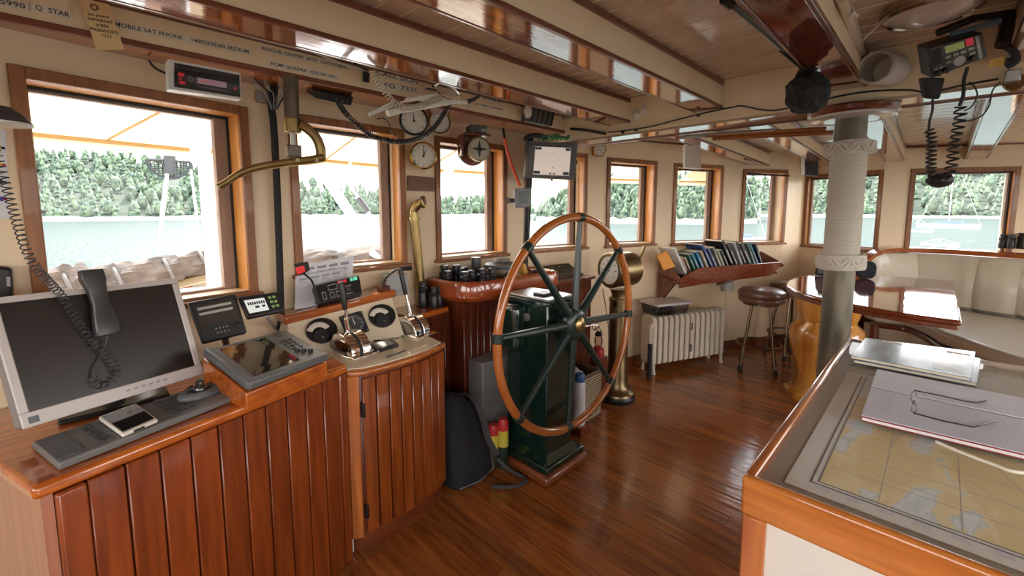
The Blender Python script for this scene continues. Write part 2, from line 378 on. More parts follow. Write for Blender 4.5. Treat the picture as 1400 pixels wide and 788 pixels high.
# lettered header against the front wall
hd = thing('ceiling_header', 'long cream header board with typed labels along the front wall', 'beam', (-1.7, 2.02, 2.03))
HP = [(-1.7, 1.66), (-.75, 1.93), (-.3, 2.0), (0, 2.02), (2.62, 2.02)]
HP = [(-1.7, 2.02), (2.62, 2.02)]
for z0, z1, y0, nm, m_ in ((2.035, 2.18, 2.02, 'face_board', panelc), (2.024, 2.046, 2.008, 'molding', dark_mahog), (2.143, 2.150, 2.010, 'molding', dark_mahog)):
    MB().b2((-1.2, y0, z0), (2.62, 2.03, z1)).build(nm, m_, hd, bevel=.002)
MB().b2((-1.2, 2.024, 2.026), (2.62, 2.32, 2.034)).build('soffit', orange_x, hd)

# ================================================================ outside
water = bpy.data.materials.new('water'); water.use_nodes = True
n = water.node_tree; b = n.nodes['Principled BSDF']
t_ = n.nodes.new('ShaderNodeTexCoord'); n1 = n.nodes.new('ShaderNodeTexNoise'); n1.inputs['Scale'].default_value = 1.3; n1.inputs['Detail'].default_value = 5; n1.inputs['Roughness'].default_value = .6
n.links.new(t_.outputs['Object'], n1.inputs[0]); bp_ = n.nodes.new('ShaderNodeBump'); bp_.inputs['Strength'].default_value = .9; bp_.inputs['Distance'].default_value = .35
n.links.new(n1.outputs[0], bp_.inputs['Height'])
mxw = n.nodes.new('ShaderNodeMixShader'); dfw = n.nodes.new('ShaderNodeBsdfDiffuse'); glw = n.nodes.new('ShaderNodeBsdfGlossy'); n.nodes.remove(b)
dfw.inputs[0].default_value = (.034, .050, .038, 1); glw.inputs['Roughness'].default_value = .20; mxw.inputs[0].default_value = .13
n.links.new(bp_.outputs[0], glw.inputs['Normal']); n.links.new(bp_.outputs[0], dfw.inputs['Normal']); n.links.new(dfw.outputs[0], mxw.inputs[1]); n.links.new(glw.outputs[0], mxw.inputs[2]); n.links.new(mxw.outputs[0], n.nodes['Material Output'].inputs[0])
SEA = -3.0
MB().b2((-900, -900, SEA-1), (900, 900, SEA)).build('water', water, None, smooth=False, kind='structure')
foliage = mat('hazed_forest_green', (.125, .165, .085), .9, col2=(.030, .055, .036), vs=.8, island=.3, contrast=2.4, bump=1, bs=1.2)  # leaf colour lightened to stand in for distance haze
soil = mat('hillside', (.035, .05, .025), .95, var=.4, vs=.1)
rock = mat('shore_rock', (.24, .22, .19), .9, var=.35, vs=.5, bump=.5, bs=.8)
def ico(r, sub=1):
    bm = bmesh.new(); bmesh.ops.create_icosphere(bm, subdivisions=sub, radius=r); v = [tuple(x.co) for x in bm.verts]; f = [tuple(y.index for y in x.verts) for x in bm.faces]; bm.free(); return v, f
IV, IF = ico(1, 2); IV = np.array(IV)
rng = np.random.default_rng(5)
def tree_v(kind, h):
    if kind == 0:   # conifer: ragged stacked cones
        vs = []; fs = []; n = 8
        for z0, z1, r in ((.12, .55, .26), (.32, .78, .20), (.58, 1.0, .13)):
            k = len(vs); a = rng.uniform(0, 6)
            for i in range(n):
                rr = r*rng.uniform(.65, 1.15); vs.append((rr*cos(a+2*pi*i/n), rr*sin(a+2*pi*i/n), z0+rng.uniform(-.05, .05)))
            vs.append((0, 0, z1)); fs += [(k+i, k+(i+1) % n, k+n) for i in range(n)]
        return np.array(vs)*h, fs
    v = IV.copy(); v *= rng.uniform(.68, 1.25, (len(v), 1)); v *= (.24, .24, .44); v[:, 2] += .5
    return v*h, IF
def hill(n, dist, prof, depth, tree_h, n_rows, lab):
    """prof: list of (px, crest py) in the photo's frame; terrain rises from the shore to the crest over `depth`"""
    pxs = [p[0] for p in prof]; N = 40; g = []; cols = []
    for k in range(N+1):
        px = pxs[0]+(pxs[-1]-pxs[0])*k/N; py = np.interp(px, pxs, [p[1] for p in prof]); r = ray(px, 287); u = Vector((r.x, r.y)).normalized()
        D = np.interp(px, pxs, [p[2] if len(p) > 2 else dist for p in prof]); rr = ray(px, py); top = EYE+(rr.z/math.hypot(rr.x, rr.y))*(D+depth)-tree_h*.8
        cols.append((u, D, max(top, SEA+.5)))
    vs = []; fs = []; R = 8
    for u, D, top in cols:
        for j in range(R+1):
            t = j/R; zz = SEA-.5+(top-SEA+.5)*(t**.9); d = D+depth*t; vs.append((u.x*d, u.y*d, zz))
        vs.append((u.x*(D+depth*1.3), u.y*(D+depth*1.3), SEA-1))
    for k in range(N):
        for j in range(R+1): a = k*(R+2)+j; fs.append((a, a+R+2, a+R+3, a+1))
    m = MB(); m.add(vs, fs); m.build('hill_%d' % n, soil, None, kind='structure')
    # rocky shore strip
    m = MB(); pts = []
    vs = []; fs = []
    for i, (u, D, top) in enumerate(cols):
        for d, z in ((-6, SEA-.4), (-2, SEA+.9+rng.uniform(-.4, .4)), (2, SEA+1.7+rng.uniform(-.5, .5)), (7, SEA+1.5)): vs.append((u.x*(D+d), u.y*(D+d), z))
    for k in range(N):
        for j in range(3): a = k*4+j; fs.append((a, a+4, a+5, a+1))
    m.add(vs, fs); m.build('shore_%d' % n, rock, None, kind='structure')
    VS = []; FS = []; k0 = 0
    span = (cols[0][0]*cols[0][1]-cols[-1][0]*cols[-1][1]).length
    for row in range(n_rows):
        t = row/(n_rows-1); cnt = int(span/(tree_h*.42))
        for i in range(cnt):
            q = (i+rng.uniform(0, 1))/cnt*N; k = min(int(q), N-1); fq = q-k
            u = (cols[k][0]*(1-fq)+cols[k+1][0]*fq).normalized(); D = cols[k][1]*(1-fq)+cols[k+1][1]*fq; top = cols[k][2]*(1-fq)+cols[k+1][2]*fq
            tt = min(1, max(0, t+rng.uniform(-.04, .04))); z = SEA-.5+(top-SEA+.5)*(tt**.9); d = D+4+(depth-4)*tt
            v, f = tree_v(0 if rng.random() < .72 else 1, tree_h*rng.uniform(.6, 1.15)); v = v+np.array((u.x*d, u.y*d, z))
            VS.append(v); FS += [[a+k0 for a in ff] for ff in f]; k0 += len(v)
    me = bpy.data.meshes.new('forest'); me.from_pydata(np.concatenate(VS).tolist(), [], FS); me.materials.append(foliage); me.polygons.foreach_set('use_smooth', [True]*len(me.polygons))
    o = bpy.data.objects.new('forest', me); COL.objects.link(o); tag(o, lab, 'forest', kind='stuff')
hill(1, 245, [(-350, 215), (-100, 195), (40, 200), (150, 203), (290, 222), (318, 232)], 110, 8, 22, 'tall wooded hillside across the water behind the large left window')
hill(2, 300, [(322, 236), (400, 243), (450, 248), (540, 256), (600, 268), (660, 265), (700, 277), (730, 281)], 60, 10, 9, 'lower belt of trees behind the second and third windows')
hill(3, 150, [(733, 282, 190), (760, 262, 175), (790, 247, 160), (830, 235), (900, 232), (980, 236), (1036, 240, 170)], 45, 5.5, 13, 'near wooded headland rising to the right behind the fourth to sixth windows')
hill(4, 330, [(1040, 245), (1100, 228), (1180, 222), (1300, 214), (1420, 205), (1700, 200), (2300, 220)], 130, 10, 18, 'distant wooded slope behind the two starboard windows')
# boat outside: foredeck, roof edge
MB().prism([(-2.4, 2.0), (-2, 2.25), (0, 2.4), (2.5, 2.45), (5.2, 1.75), (6.1, 1.2), (5.4, 3.4), (3.4, 5.2), (1.2, 6.2), (-1.4, 5.4), (-2.4, 3.6)], -.45, -.3).build('deck', mat('deck_paint', (.72, .70, .66), .6), None, kind='structure')
# awnings: a canvas on a tube with diagonal struts for each window run
canvas = cloth_glow('awning_canvas', (.62, .50, .34), .35); tubem = mat('awning_tube', (.38, .24, .09), .5)
aw_l = ['first awning outside the large left window', 'second awning outside the window behind the brass crank', 'third awning outside the window with the round clocks', 'fourth awning behind the display screen',
        'fifth awning outside the window right of the wheel', 'sixth awning outside the window above the books', 'seventh awning outside the last front window']
wl = sorted(FWIN)
for q, i in enumerate(wl):
    a = Vector(FRONT[i]); b = Vector(FRONT[i+1]); u = (b-a).normalized(); nn = Vector((-u.y, u.x))
    ia = a-u*.12 if q else a-u*1.0; ib = b+u*(.10 if q < 6 else .02)
    # outer edge kept on one smooth line
    oa, ob = ia+nn*.88, ib+nn*.88
    oa = oa if q else oa
    r = thing('window_awning', 'cream canvas '+aw_l[q], 'awning', (a.x+nn.x*.13, a.y+nn.y*.13, 2.1), 'window awnings')
    ze = 1.82
    MB().add([(ia.x+nn.x*.14, ia.y+nn.y*.14, 2.14), (ib.x+nn.x*.14, ib.y+nn.y*.14, 2.14), (ob.x, ob.y, ze), (oa.x, oa.y, ze), (ob.x, ob.y, ze-.05), (oa.x, oa.y, ze-.05)], [(0, 1, 2, 3), (3, 2, 4, 5)]).build('canvas', canvas, r)
    MB().tube([(oa.x, oa.y, ze-.005), (ob.x, ob.y, ze-.005)], .011).build('edge_tube', tubem, r)
    for s in (.8,):
        p = oa.lerp(ob, s); q2 = ia.lerp(ib, s+.16)+nn*.14; MB().tube([(p.x, p.y, ze), (q2.x, q2.y, 2.1)], .006).build('strut', tubem, r)

# ================================================================ furniture and fittings, largest first
class Quad:
    """a flat face measured in space: four corners TL,TR,BR,BL and outward normal"""
    def __init__(s, TL, TR, BR, BL, n): s.c = [Vector(a) for a in (TL, TR, BR, BL)]; s.n = Vector(n).normalized()
    def p(s, u, v, d=0):   # u right, v down
        a = s.c[0].lerp(s.c[1], u); b = s.c[3].lerp(s.c[2], u); return a.lerp(b, v)+s.n*d
    def box(s, mb, u0, v0, u1, v1, d0, d1):
        return mb.hexa([s.p(u0, v1, d0), s.p(u1, v1, d0), s.p(u1, v0, d0), s.p(u0, v0, d0), s.p(u0, v1, d1), s.p(u1, v1, d1), s.p(u1, v0, d1), s.p(u0, v0, d1)])
    def M(s, u, v, d=0):
        x = (s.c[1]-s.c[0]).normalized(); return frame(s.p(u, v, d), x, s.n)
def quadp(pxs, p0, n): return Quad(*[atp(x, y, p0, n) for x, y in pxs], n)
redw_z = wood('red_plank_z', (.27, .055, .009), (.155, .028, .005), 'z', .3, .6, objvar=.16)
redw_d = wood('dark_plank_z', (.13, .024, .009), (.07, .014, .006), 'z', .3, .7, objvar=.12)
topw = wood('desk_top_wood', (.48, .12, .014), (.30, .062, .009), 'x', .18, 1, bump=.03, bs=5)

def lerp2(P, s):
    L = [0]
    for a, b in zip(P, P[1:]): L.append(L[-1]+math.dist(a, b))
    for i in range(len(P)-1):
        if s <= L[i+1]+1e-9: t = (s-L[i])/(L[i+1]-L[i]); return (P[i][0]+(P[i+1][0]-P[i][0])*t, P[i][1]+(P[i+1][1]-P[i][1])*t)
    return P[-1]
def length2(P): return sum(math.dist(a, b) for a, b in zip(P, P[1:]))
def tongue_boards(P, z0, z1, width, m, root, th=.016, name='plank', ztop=None):
    """upright matched boards along a plan line, room side to the right of the line's direction"""
    T = length2(P); n = max(1, round(T/width)); g = .0022
    for k in range(n):
        a, b = Vector(lerp2(P, T*k/n+g)), Vector(lerp2(P, T*(k+1)/n-g)); u = (b-a).normalized(); nn = Vector((u.y, -u.x))*th
        MB().hexa([(a.x+nn.x, a.y+nn.y, z0), (b.x+nn.x, b.y+nn.y, z0), (b.x, b.y, z0), (a.x, a.y, z0), (a.x+nn.x, a.y+nn.y, z1), (b.x+nn.x, b.y+nn.y, z1), (b.x, b.y, z1), (a.x, a.y, z1)]).build(name, m, root, bevel=.003, seg=1)

# ---- left desk with the monitor
d1 = thing('desk_console', 'varnished reddish desk of upright boards carrying the large monitor', 'cabinet', (.3, 1.9, 0))
A = Vector((-.065, 1.43)); B = Vector((.745, 1.69)); u1 = (B-A).normalized(); LB = Vector((-.27, 2.04)); RB = Vector((.73, 2.2))
MB().prism([(A.x+.005, A.y+.03), (B.x-.02, B.y+.025), (RB.x-.02, RB.y-.02), (LB.x+.02, LB.y-.03)], .0, .81).build('carcass', dark_mahogz, d1)
tp = [(A.x-.03, A.y-.02), (B.x+.012, B.y-.022), (B.x+.012, B.y+.1), (RB.x+.012, RB.y), (LB.x-.03, LB.y)]
MB().prism(tp, .815, .85).build('desktop', topw, d1, bevel=.012, seg=3)
P = [(A.x+u1.x*.055, A.y+u1.y*.055), (B.x-.035*u1.x, B.y-.035*u1.y)]
tongue_boards(P, .0, .815, .0735, redw_z, d1)
for a, s in ((A, 0), (B-u1*.035, 1)):
    q = a+u1*(.055 if s == 0 else .035); nn = Vector((u1.y, -u1.x))*.02
    MB().hexa([(a.x+nn.x, a.y+nn.y, 0), (q.x+nn.x, q.y+nn.y, 0), (q.x, q.y, 0), (a.x, a.y, 0), (a.x+nn.x, a.y+nn.y, .815), (q.x+nn.x, q.y+nn.y, .815), (q.x, q.y, .815), (a.x, a.y, .815)]).build('corner_post', redw_z, d1, bevel=.006)
a = A; q = LB; MB().hexa([(a.x-.02, a.y, 0), (a.x, a.y, 0), (q.x, q.y, 0), (q.x-.02, q.y, 0), (a.x-.02, a.y, .815), (a.x, a.y, .815), (q.x, q.y, .815), (q.x-.02, q.y, .815)]).build('end_panel', wood('end_panel_wood', (.36, .12, .05), (.25, .07, .03), 'z', .3, .6), d1)

# ---- curved throttle console
d2 = thing('throttle_console', 'curved orange cabinet with hinged door under the two chrome throttles', 'cabinet', (1.0, 1.95, 0))
tops = [atz(*p, .82) for p in ((472, 508), (497, 505.5), (522, 500), (547, 493), (569, 486), (592, 477), (610, 468))]
out = [(p.x, p.y) for p in tops]
poly = out+[(out[-1][0]+.02, out[-1][1]+.16), (out[-1][0]-.03, 2.2), (.765, 2.2), (.765, 1.72)]
MB().prism([(x, y) for x, y in poly], .79, .817).build('rim', orange_x, d2, bevel=.01, seg=3)
def inset(P, c, k): return [(c[0]+(x-c[0])*k, c[1]+(y-c[1])*k) for x, y in P]
cc = (.98, 1.95)
MB().prism(inset(poly, cc, .93), .817, .8205).build('top_sheet', mat('cream_laminate', (.72, .64, .50), .15, coat=.6), d2)
face = [Vector(p) for p in out]
fi = []
for i, p in enumerate(face):
    d = (face[min(i+1, 6)]-face[max(i-1, 0)]).normalized(); fi.append(p+Vector((-d.y, d.x))*.03)
fi = [(p.x, p.y) for p in fi]
MB().prism(fi+[(1.24, 2.2), (.79, 2.2), (.79, 1.76)], .07, .79).build('carcass', dark_mahogz, d2)
MB().prism(inset(fi, cc, .97)+[(1.22, 2.2), (.80, 2.2), (.79, 1.76)], .0, .07).build('kick_base', dark_mahog, d2)
MB().hexa([(fi[0][0]-.01, fi[0][1]+.006, .0), (fi[0][0]+.10, fi[0][1]+.012, .0), (fi[0][0]+.10, fi[0][1]+.03, .0), (fi[0][0]-.01, fi[0][1]+.03, .0), (fi[0][0]-.01, fi[0][1]+.006, .07), (fi[0][0]+.10, fi[0][1]+.012, .07), (fi[0][0]+.10, fi[0][1]+.03, .07), (fi[0][0]-.01, fi[0][1]+.03, .07)]).build('kick_corner', whitepaint, d2)
T = length2(fi); p0_ = lerp2(fi, .05); rest = [p0_]+[p for i, p in enumerate(fi) if length2(fi[:i+1]) > .055]
a, b = Vector(fi[0]), Vector(p0_); u = (b-a).normalized(); nn = Vector((u.y, -u.x))*.022
MB().hexa([(a.x+nn.x, a.y+nn.y, .075), (b.x+nn.x, b.y+nn.y, .075), (b.x, b.y, .075), (a.x, a.y, .075), (a.x+nn.x, a.y+nn.y, .79), (b.x+nn.x, b.y+nn.y, .79), (b.x, b.y, .79), (a.x, a.y, .79)]).build('corner_post', orange_z, d2, bevel=.006)
# door: one board per plank, two dark hinges
door = thing('door', '', '', (b.x, b.y, .07)); door.parent = d2; door.location = Vector((b.x, b.y, .07))-Vector(d2['_o']); del door['label']; del door['category']
redw_o = wood('orange_plank_z', (.31, .072, .010), (.19, .038, .006), 'z', .27, .8, objvar=.14)
rest[0] = tuple(Vector(rest[0])+u*.006)
tongue_boards(rest, .095, .775, .057, redw_o, door, th=.018)
for z in (.64, .19): MB().b2((b.x-.004, b.y-.028, z-.03), (b.x+.010, b.y-.012, z+.03)).build('hinge', mat('dark_iron', (.05, .04, .035), .4, .8), door, bevel=.002)
# sloped instrument face with wooden cap
i1 = thing('instrument_panel', 'sloping cream panel with dials behind the throttles, capped with orange wood', 'instrument panel', (.95, 2.05, .82))
Pn = (-.12, -.80, .58); P1 = atz(553, 460, .822)
ip = quadp([(392, 440), (535, 403), (553, 458), (400, 512)], P1, Pn)
m = MB(); ip.box(m, 0, 0, 1, 1, -.02, 0); m.build('face_plate', mat('panel_cream', (.70, .60, .44), .35), i1, bevel=.004)
tl, tr, br_, bl = ip.c
m = MB(); m.hexa([(bl.x, bl.y+.02, .82), (br_.x, br_.y+.02, .82), (br_.x-.0, 2.22, .82), (bl.x, 2.21, .82), (tl.x, tl.y+.015, tl.z), (tr.x, tr.y+.015, tr.z), (tr.x, 2.22, tr.z), (tl.x, 2.21, tl.z)]); m.build('housing', mat('cream_side', (.68, .58, .44), .4), i1)
zc = tr.z
m = MB(); m.hexa([(tl.x-.015, tl.y-.02, tl.z-.012), (tr.x+.02, tr.y-.02, tr.z-.012), (tr.x+.02, 2.22, tr.z-.012), (tl.x-.015, 2.21, tl.z-.012), (tl.x-.015, tl.y-.02, tl.z+.028), (tr.x+.02, tr.y-.02, tr.z+.028), (tr.x+.02, 2.22, tr.z+.028), (tl.x-.015, 2.21, tl.z+.028)]); m.build('cap_shelf', topw, i1, bevel=.01, seg=3)
CAPZ = (tl.z+tr.z)/2+.028
q = ip.M(.60, -.035, .022); MB().b2((-.028, -.008, 0), (.028, .008, .004), q).build('label_plate', whitep, i1); text('lettering', 'ENGINE', .009, q @ Matrix.Translation((0, 0, .0045)), ink, i1)
dialf = mat('dial_white', (.66, .62, .54), .5)
def kidney(px, py, nm, lab):
    c = atp(px, py, P1, Pn); M = frame(c, ip.c[1]-ip.c[0], ip.n) @ Matrix.Diagonal((1.3, 1.3, 1.1, 1))
    r = thing('dial_gauge', lab, 'gauge', c, 'black gauges on the sloping panel')
    poly = []
    for k in range(28):
        a = 2*pi*k/28; R = .052+.010*cos(a-rad(35)); poly.append((R*cos(a)*1.02+.004, R*sin(a)*.92+.004))
    MB().prism(poly, 0, .016, M).build('bezel', black, r, bevel=.003)
    arc = [(.043*cos(rad(t)), .043*sin(rad(t))) for t in range(25, 156, 10)]+[(.024*cos(rad(t)), .024*sin(rad(t))) for t in range(155, 24, -10)]
    MB().prism(arc, .016, .0175, M @ Matrix.Rotation(rad(-5), 4, 'Z')).build('scale', dialf, r)
    t = MB()
    for k in range(9): a = rad(38+13*k); t.box((.038*cos(a), .038*sin(a), .0178), (.0012, .006, .0006), M) if 0 else t.add([(.035*cos(a), .035*sin(a), .0182), (.041*cos(a), .041*sin(a), .0182), (.041*cos(a+.04), .041*sin(a+.04), .0182), (.035*cos(a+.04), .035*sin(a+.04), .0182)], [(0, 1, 2, 3)], M)
    t.build('tick', ink, r)
    MB().lathe([(.027, 0), (.027, .010), (.024, .014), (0, .014)], 24, M @ Matrix.Translation((.002, -.014, .016))).build('hub_cover', blackm, r)
    MB().lathe([(.004, 0), (.004, .003), (0, .003)], 10, M @ Matrix.Translation((.002, -.022, .030))).build('screw', steel, r)
kidney(436, 458, '', 'round black dial gauge at the left end of the sloping panel'); kidney(519, 437, '', 'round black dial gauge at the right end of the sloping panel')
c = atp(484, 444, P1, Pn); M = frame(c, ip.c[1]-ip.c[0], ip.n) @ Matrix.Diagonal((1.35, 1.35, 1.1, 1))
r = thing('rudder_gauge', 'square black gauge with white dial marks between the two round gauges', 'gauge', c)
MB().b2((-.042, -.042, 0), (.042, .042, .010), M).build('bezel', blackm, r, bevel=.003)
MB().lathe([(.036, 0), (.036, .004), (.032, .004), (.032, .001), (0, .001)], 32, M @ Matrix.Translation((0, 0, .010))).build('ring', dgreyp, r)
t = MB()
for k in range(24):
    a = 2*pi*k/24; ri = .022 if k % 3 == 0 else .026; t.add([(ri*cos(a-.03), ri*sin(a-.03), .0118), (.030*cos(a-.03), .030*sin(a-.03), .0118), (.030*cos(a+.03), .030*sin(a+.03), .0118), (ri*cos(a+.03), ri*sin(a+.03), .0118)], [(0, 1, 2, 3)], M)
t.add([(-.002, -.004, .0122), (.002, -.004, .0122), (.001, .024, .0122), (-.001, .024, .0122)], [(0, 1, 2, 3)], M); t.build('tick', whitep, r)
for sx_ in (-1, 1):
    for sy in (-1, 1): MB().lathe([(.003, 0), (.003, .002), (0, .002)], 8, M @ Matrix.Translation((sx_*.036, sy*.036, .010))).build('screw', steel, r)

# ---- chrome throttles
def throttle(px, py, hx, hy, lab):
    c = atz(px, py, .8205); c.z = .8205
    r = thing('throttle_lever', lab, 'throttle', c, 'chrome engine throttles')
    fw = Vector((-.30, -.95, 0)).normalized(); M = frame(c, Vector((.95, -.30, 0)).normalized())   # local y away from viewer
    M = frame(c, (.955, .0, 0)); M = frame(c, (.985, .17, 0)) @ Matrix.Diagonal((1.5, 1.5, 1.5, 1))
    # arched drum: profile in local y-z, extruded along x
    n = 16; W = .034
    Mx = M @ Matrix(((0, 0, 1, 0), (1, 0, 0, 0), (0, 1, 0, 0), (0, 0, 0, 1)))    # prism x->local y, y->local z, z->local x
    prof = [(-.062, 0), (.062, 0)]+[(.062*cos(pi*k/n), .004+.060*sin(pi*k/n)) for k in range(n+1)]
    MB().prism(prof, -W, -.006, Mx).build('drum_half', chrome, r, bevel=.003)
    MB().prism(prof, .006, W, Mx).build('drum_half', chrome, r, bevel=.003)
    pr2 = [(-.058, 0), (.058, 0)]+[(.058*cos(pi*k/n), .004+.055*sin(pi*k/n)) for k in range(n+1)]
    MB().prism(pr2, -.006, .006, Mx).build('slot', ink, r)
    side = [(.045*cos(2*pi*k/20), .024+.022*sin(2*pi*k/20)) for k in range(20)]
    MB().prism([(y*1.05, z) for y, z in side], -W-.003, -W, Mx).build('side_recess', mat('dark_chrome', (.30, .29, .28), .12, 1), r)
    MB().prism([(-.085, -.045), (.085, -.045), (.085, .045), (-.085, .045)], 0, .006, M @ Matrix.Rotation(pi/2, 4, 'Z')).build('base_flange', chrome, r, bevel=.004)
    top = atp(hx, hy, c, (-.7, -.7, 0)); b0 = c+Vector((0, 0, .085)); d = top-b0
    MB().cyl(b0, b0+d*.50, .0075).build('stem', chrome, r)
    MB().cyl(b0+d*.02, b0+d*.30, .0125).build('collar', chrome, r, bevel=.002)
    MB().tube([b0+d*.46, b0+d*.5, b0+d*.7, b0+d*.93, b0+d*.985, b0+d], .012, 14, rs=[.009, .0115, .0125, .0135, .012, .006]).build('grip', black, r)
throttle(478, 481, 466, 385, 'chrome throttle with black grip nearer the monitor')
throttle(562, 455, 547, 367, 'chrome throttle with black grip at the far end of the curved console')

# ---- side shelf with panelling, forward cabinet with moulded tray
sh = thing('side_shelf', 'low varnished shelf over dark boarding between throttle console and tall cabinet', 'shelf', (1.4, 2.1, 0))
MB().prism([(1.26, 1.99), (1.56, 2.05), (1.60, 2.26), (1.22, 2.24)], .868, .90).build('shelf_board', topw, sh, bevel=.008)
tongue_boards([(1.27, 2.02), (1.575, 2.08)], 0, .868, .05, redw_d, sh)
MB().prism([(1.27, 2.025), (1.575, 2.085), (1.60, 2.25), (1.24, 2.22)], 0, .868).build('carcass', dark_mahogz, sh)
MB().b2((1.285, 1.985, .48), (1.305, 2.0, .56)).build('white_tag', whitep, sh, bevel=.003)
cb = thing('forward_cabinet', 'tall dark boarded cabinet behind the steering wheel with a moulded tray top', 'cabinet', (2.2, 2.1, 0))
MB().prism([(1.60, 1.95), (2.85, 1.95), (2.85, 2.15), (2.42, 2.22), (2.25, 2.25), (1.64, 2.255)], 0, .93).build('carcass', dark_mahogz, cb)
tongue_boards([(1.575, 1.95), (2.87, 1.95)], 0, .93, .052, redw_d, cb)
MB().b2((2.85, 1.945, 0), (2.875, 2.145, .93)).build('end_panel', dark_mahogz, cb)
MB().prism([(2.25, 1.915), (2.90, 1.915), (2.90, 2.145), (2.42, 2.225), (2.25, 2.25)], .93, .955).build('top_board', dark_mahog, cb, bevel=.006)
# tray: rounded rim swept round a plan outline
tr_in = [(1.585, 2.22), (1.575, 2.08), (1.585, 1.99), (1.625, 1.925), (1.72, 1.90), (2.0, 1.90), (2.22, 1.90), (2.30, 1.89), (2.32, 1.96), (2.32, 2.22)]
trp = smooth_path([(x, y, 0) for x, y in tr_in], 5)
vs = []; fs = []
prof = [(0.0, .935), (-.035, .942), (-.055, .965), (-.058, 1.01), (-.048, 1.048), (-.03, 1.058), (-.012, 1.05), (.0, 1.03), (.006, .99), (.01, .965)]
for i, p in enumerate(trp):
    t = (trp[min(i+1, len(trp)-1)]-trp[max(i-1, 0)]).normalized(); nn = Vector((-t.y, t.x, 0))
    vs += [(p.x+nn.x*a, p.y+nn.y*a, z) for a, z in prof]
k = len(prof)
for i in range(len(trp)-1):
    for j in range(k-1): fs.append((i*k+j, i*k+j+1, (i+1)*k+j+1, (i+1)*k+j))
m = MB(); m.add(vs, fs); m.build('tray_rim', mat('tray_wood', (.33, .06, .014), .14, coat=1, var=.3, vs=2, stretch=(1, 6, 6)), cb)
MB().prism([(p.x, p.y) for p in trp], .935, .967).build('tray_floor', dark_mahog, cb)

# ---- steering pedestal and wheel
green = mat('dark_green_enamel', (.006, .022, .015), .2, coat=.7, bump=.04, bs=20); spokem = mat('spoke_enamel', (.008, .020, .017), .35, coat=.15)
pd = thing('steering_pedestal', 'dark green steering pedestal on a red wooden plinth', 'pedestal', (1.87, 1.61, 0))
MB().b2((1.68, 1.385, 0), (2.06, 1.83, .055)).build('plinth', wood('plinth_wood', (.24, .065, .018), (.15, .04, .012), 'x', .25, .8), pd, bevel=.018, seg=3)
MB().hexa([(1.70, 1.405, .055), (2.04, 1.405, .055), (2.04, 1.81, .055), (1.70, 1.81, .055), (1.70, 1.405, .095), (2.04, 1.405, .095), (2.04, 1.81, .095), (1.70, 1.81, .095)]).build('base_flange', green, pd, bevel=.008)
MB().hexa([(1.72, 1.42, .095), (2.02, 1.42, .095), (2.02, 1.79, .095), (1.72, 1.79, .095), (1.752, 1.452, .13), (1.985, 1.452, .13), (1.985, 1.76, .13), (1.752, 1.76, .13)]).build('base_flare', green, pd)
MB().b2((1.755, 1.455, .12), (1.98, 1.76, .965)).build('column', green, pd, bevel=.008)
MB().b2((1.66, 1.60, .70), (1.76, 1.75, .955)).build('gear_case', green, pd, bevel=.03, seg=3)
MB().b2((1.735, 1.43, .965), (2.0, 1.785, .985)).build('cover_flange', green, pd, bevel=.004)
MB().b2((1.75, 1.445, .985), (1.985, 1.77, .998)).build('cover_plate', mat('worn_silver', (.55, .56, .55), .28, .9, var=.3, vs=20), pd, bevel=.004)
MB().b2((1.80, 1.52, .998), (1.90, 1.60, 1.012)).build('latch', black, pd, bevel=.004)
for x in (1.725, 2.015):
    for y in (1.43, 1.785): MB().lathe([(.014, 0), (.014, .012), (.008, .018), (0, .018)], 6, Matrix.Translation((x, y, .095))).build('bolt', black, pd)
MB().lathe([(.022, 0), (.022, .004), (0, .005)], 20, frame((1.753, 1.60, .88), (0, 1, 0), (-1, 0, 0))).build('badge', mat('badge_metal', (.5, .45, .42), .35, .8), pd)
WC = V(1.862, 1.36, .866)
wh = thing('ship_helm', 'big ship steering wheel with orange wooden rim and eight dark green spokes', 'steering wheel', WC)
MW = frame(WC, (1, 0, 0), (0, -1, 0))      # local z towards the helmsman
rimw = mat('rim_wood', (.48, .15, .03), .2, coat=.8, col2=(.32, .085, .018), vs=6, bump=.02, bs=9)
prof_n = 14; N = 96; vs = []; fs = []
for i in range(N):
    a = 2*pi*i/N
    for j in range(prof_n): b = 2*pi*j/prof_n; R = .566+.0215*cos(b); vs.append((R*cos(a), R*sin(a), .0205*sin(b)))
for i in range(N):
    for j in range(prof_n): fs.append((i*prof_n+j, i*prof_n+(j+1) % prof_n, ((i+1) % N)*prof_n+(j+1) % prof_n, ((i+1) % N)*prof_n+j))
m = MB(); m.add(vs, fs, MW); m.build('rim', rimw, wh)
ang0 = rad(90-4)
for k in range(8):
    a = ang0+k*pi/4; d = Vector((cos(a), sin(a), 0)); s = MB()
    s.tube([MW @ (d*r_+Vector((0, 0, z_))) for r_, z_ in ((.045, .0), (.12, .0), (.30, .0), (.50, 0), (.545, 0))], .01, 10, rs=[.026, .022, .0185, .015, .0145]); s.build('spoke', spokem, wh)
    c = MW @ (d*.566); t = Vector((-d.y, d.x, 0)); tw = (MW.to_3x3() @ t)
    MB().cyl(c-tw*.022, c+tw*.022, .0255, n=16).build('rim_socket', spokem, wh, bevel=.003)
MB().lathe([(.075, -.03), (.085, -.01), (.085, .015), (.07, .03), (.05, .034), (0, .034)], 28, MW).build('hub', spokem, wh, bevel=.004)
MB().lathe([(.040, .034), (.040, .042), (.030, .050), (.012, .054), (.010, .075), (.0, .077)], 24, MW).build('hub_cap', brass, wh)
MB().cyl(WC+V(0, 0, 0), V(WC.x, 1.454, WC.z), .035).build('axle', spokem, wh)
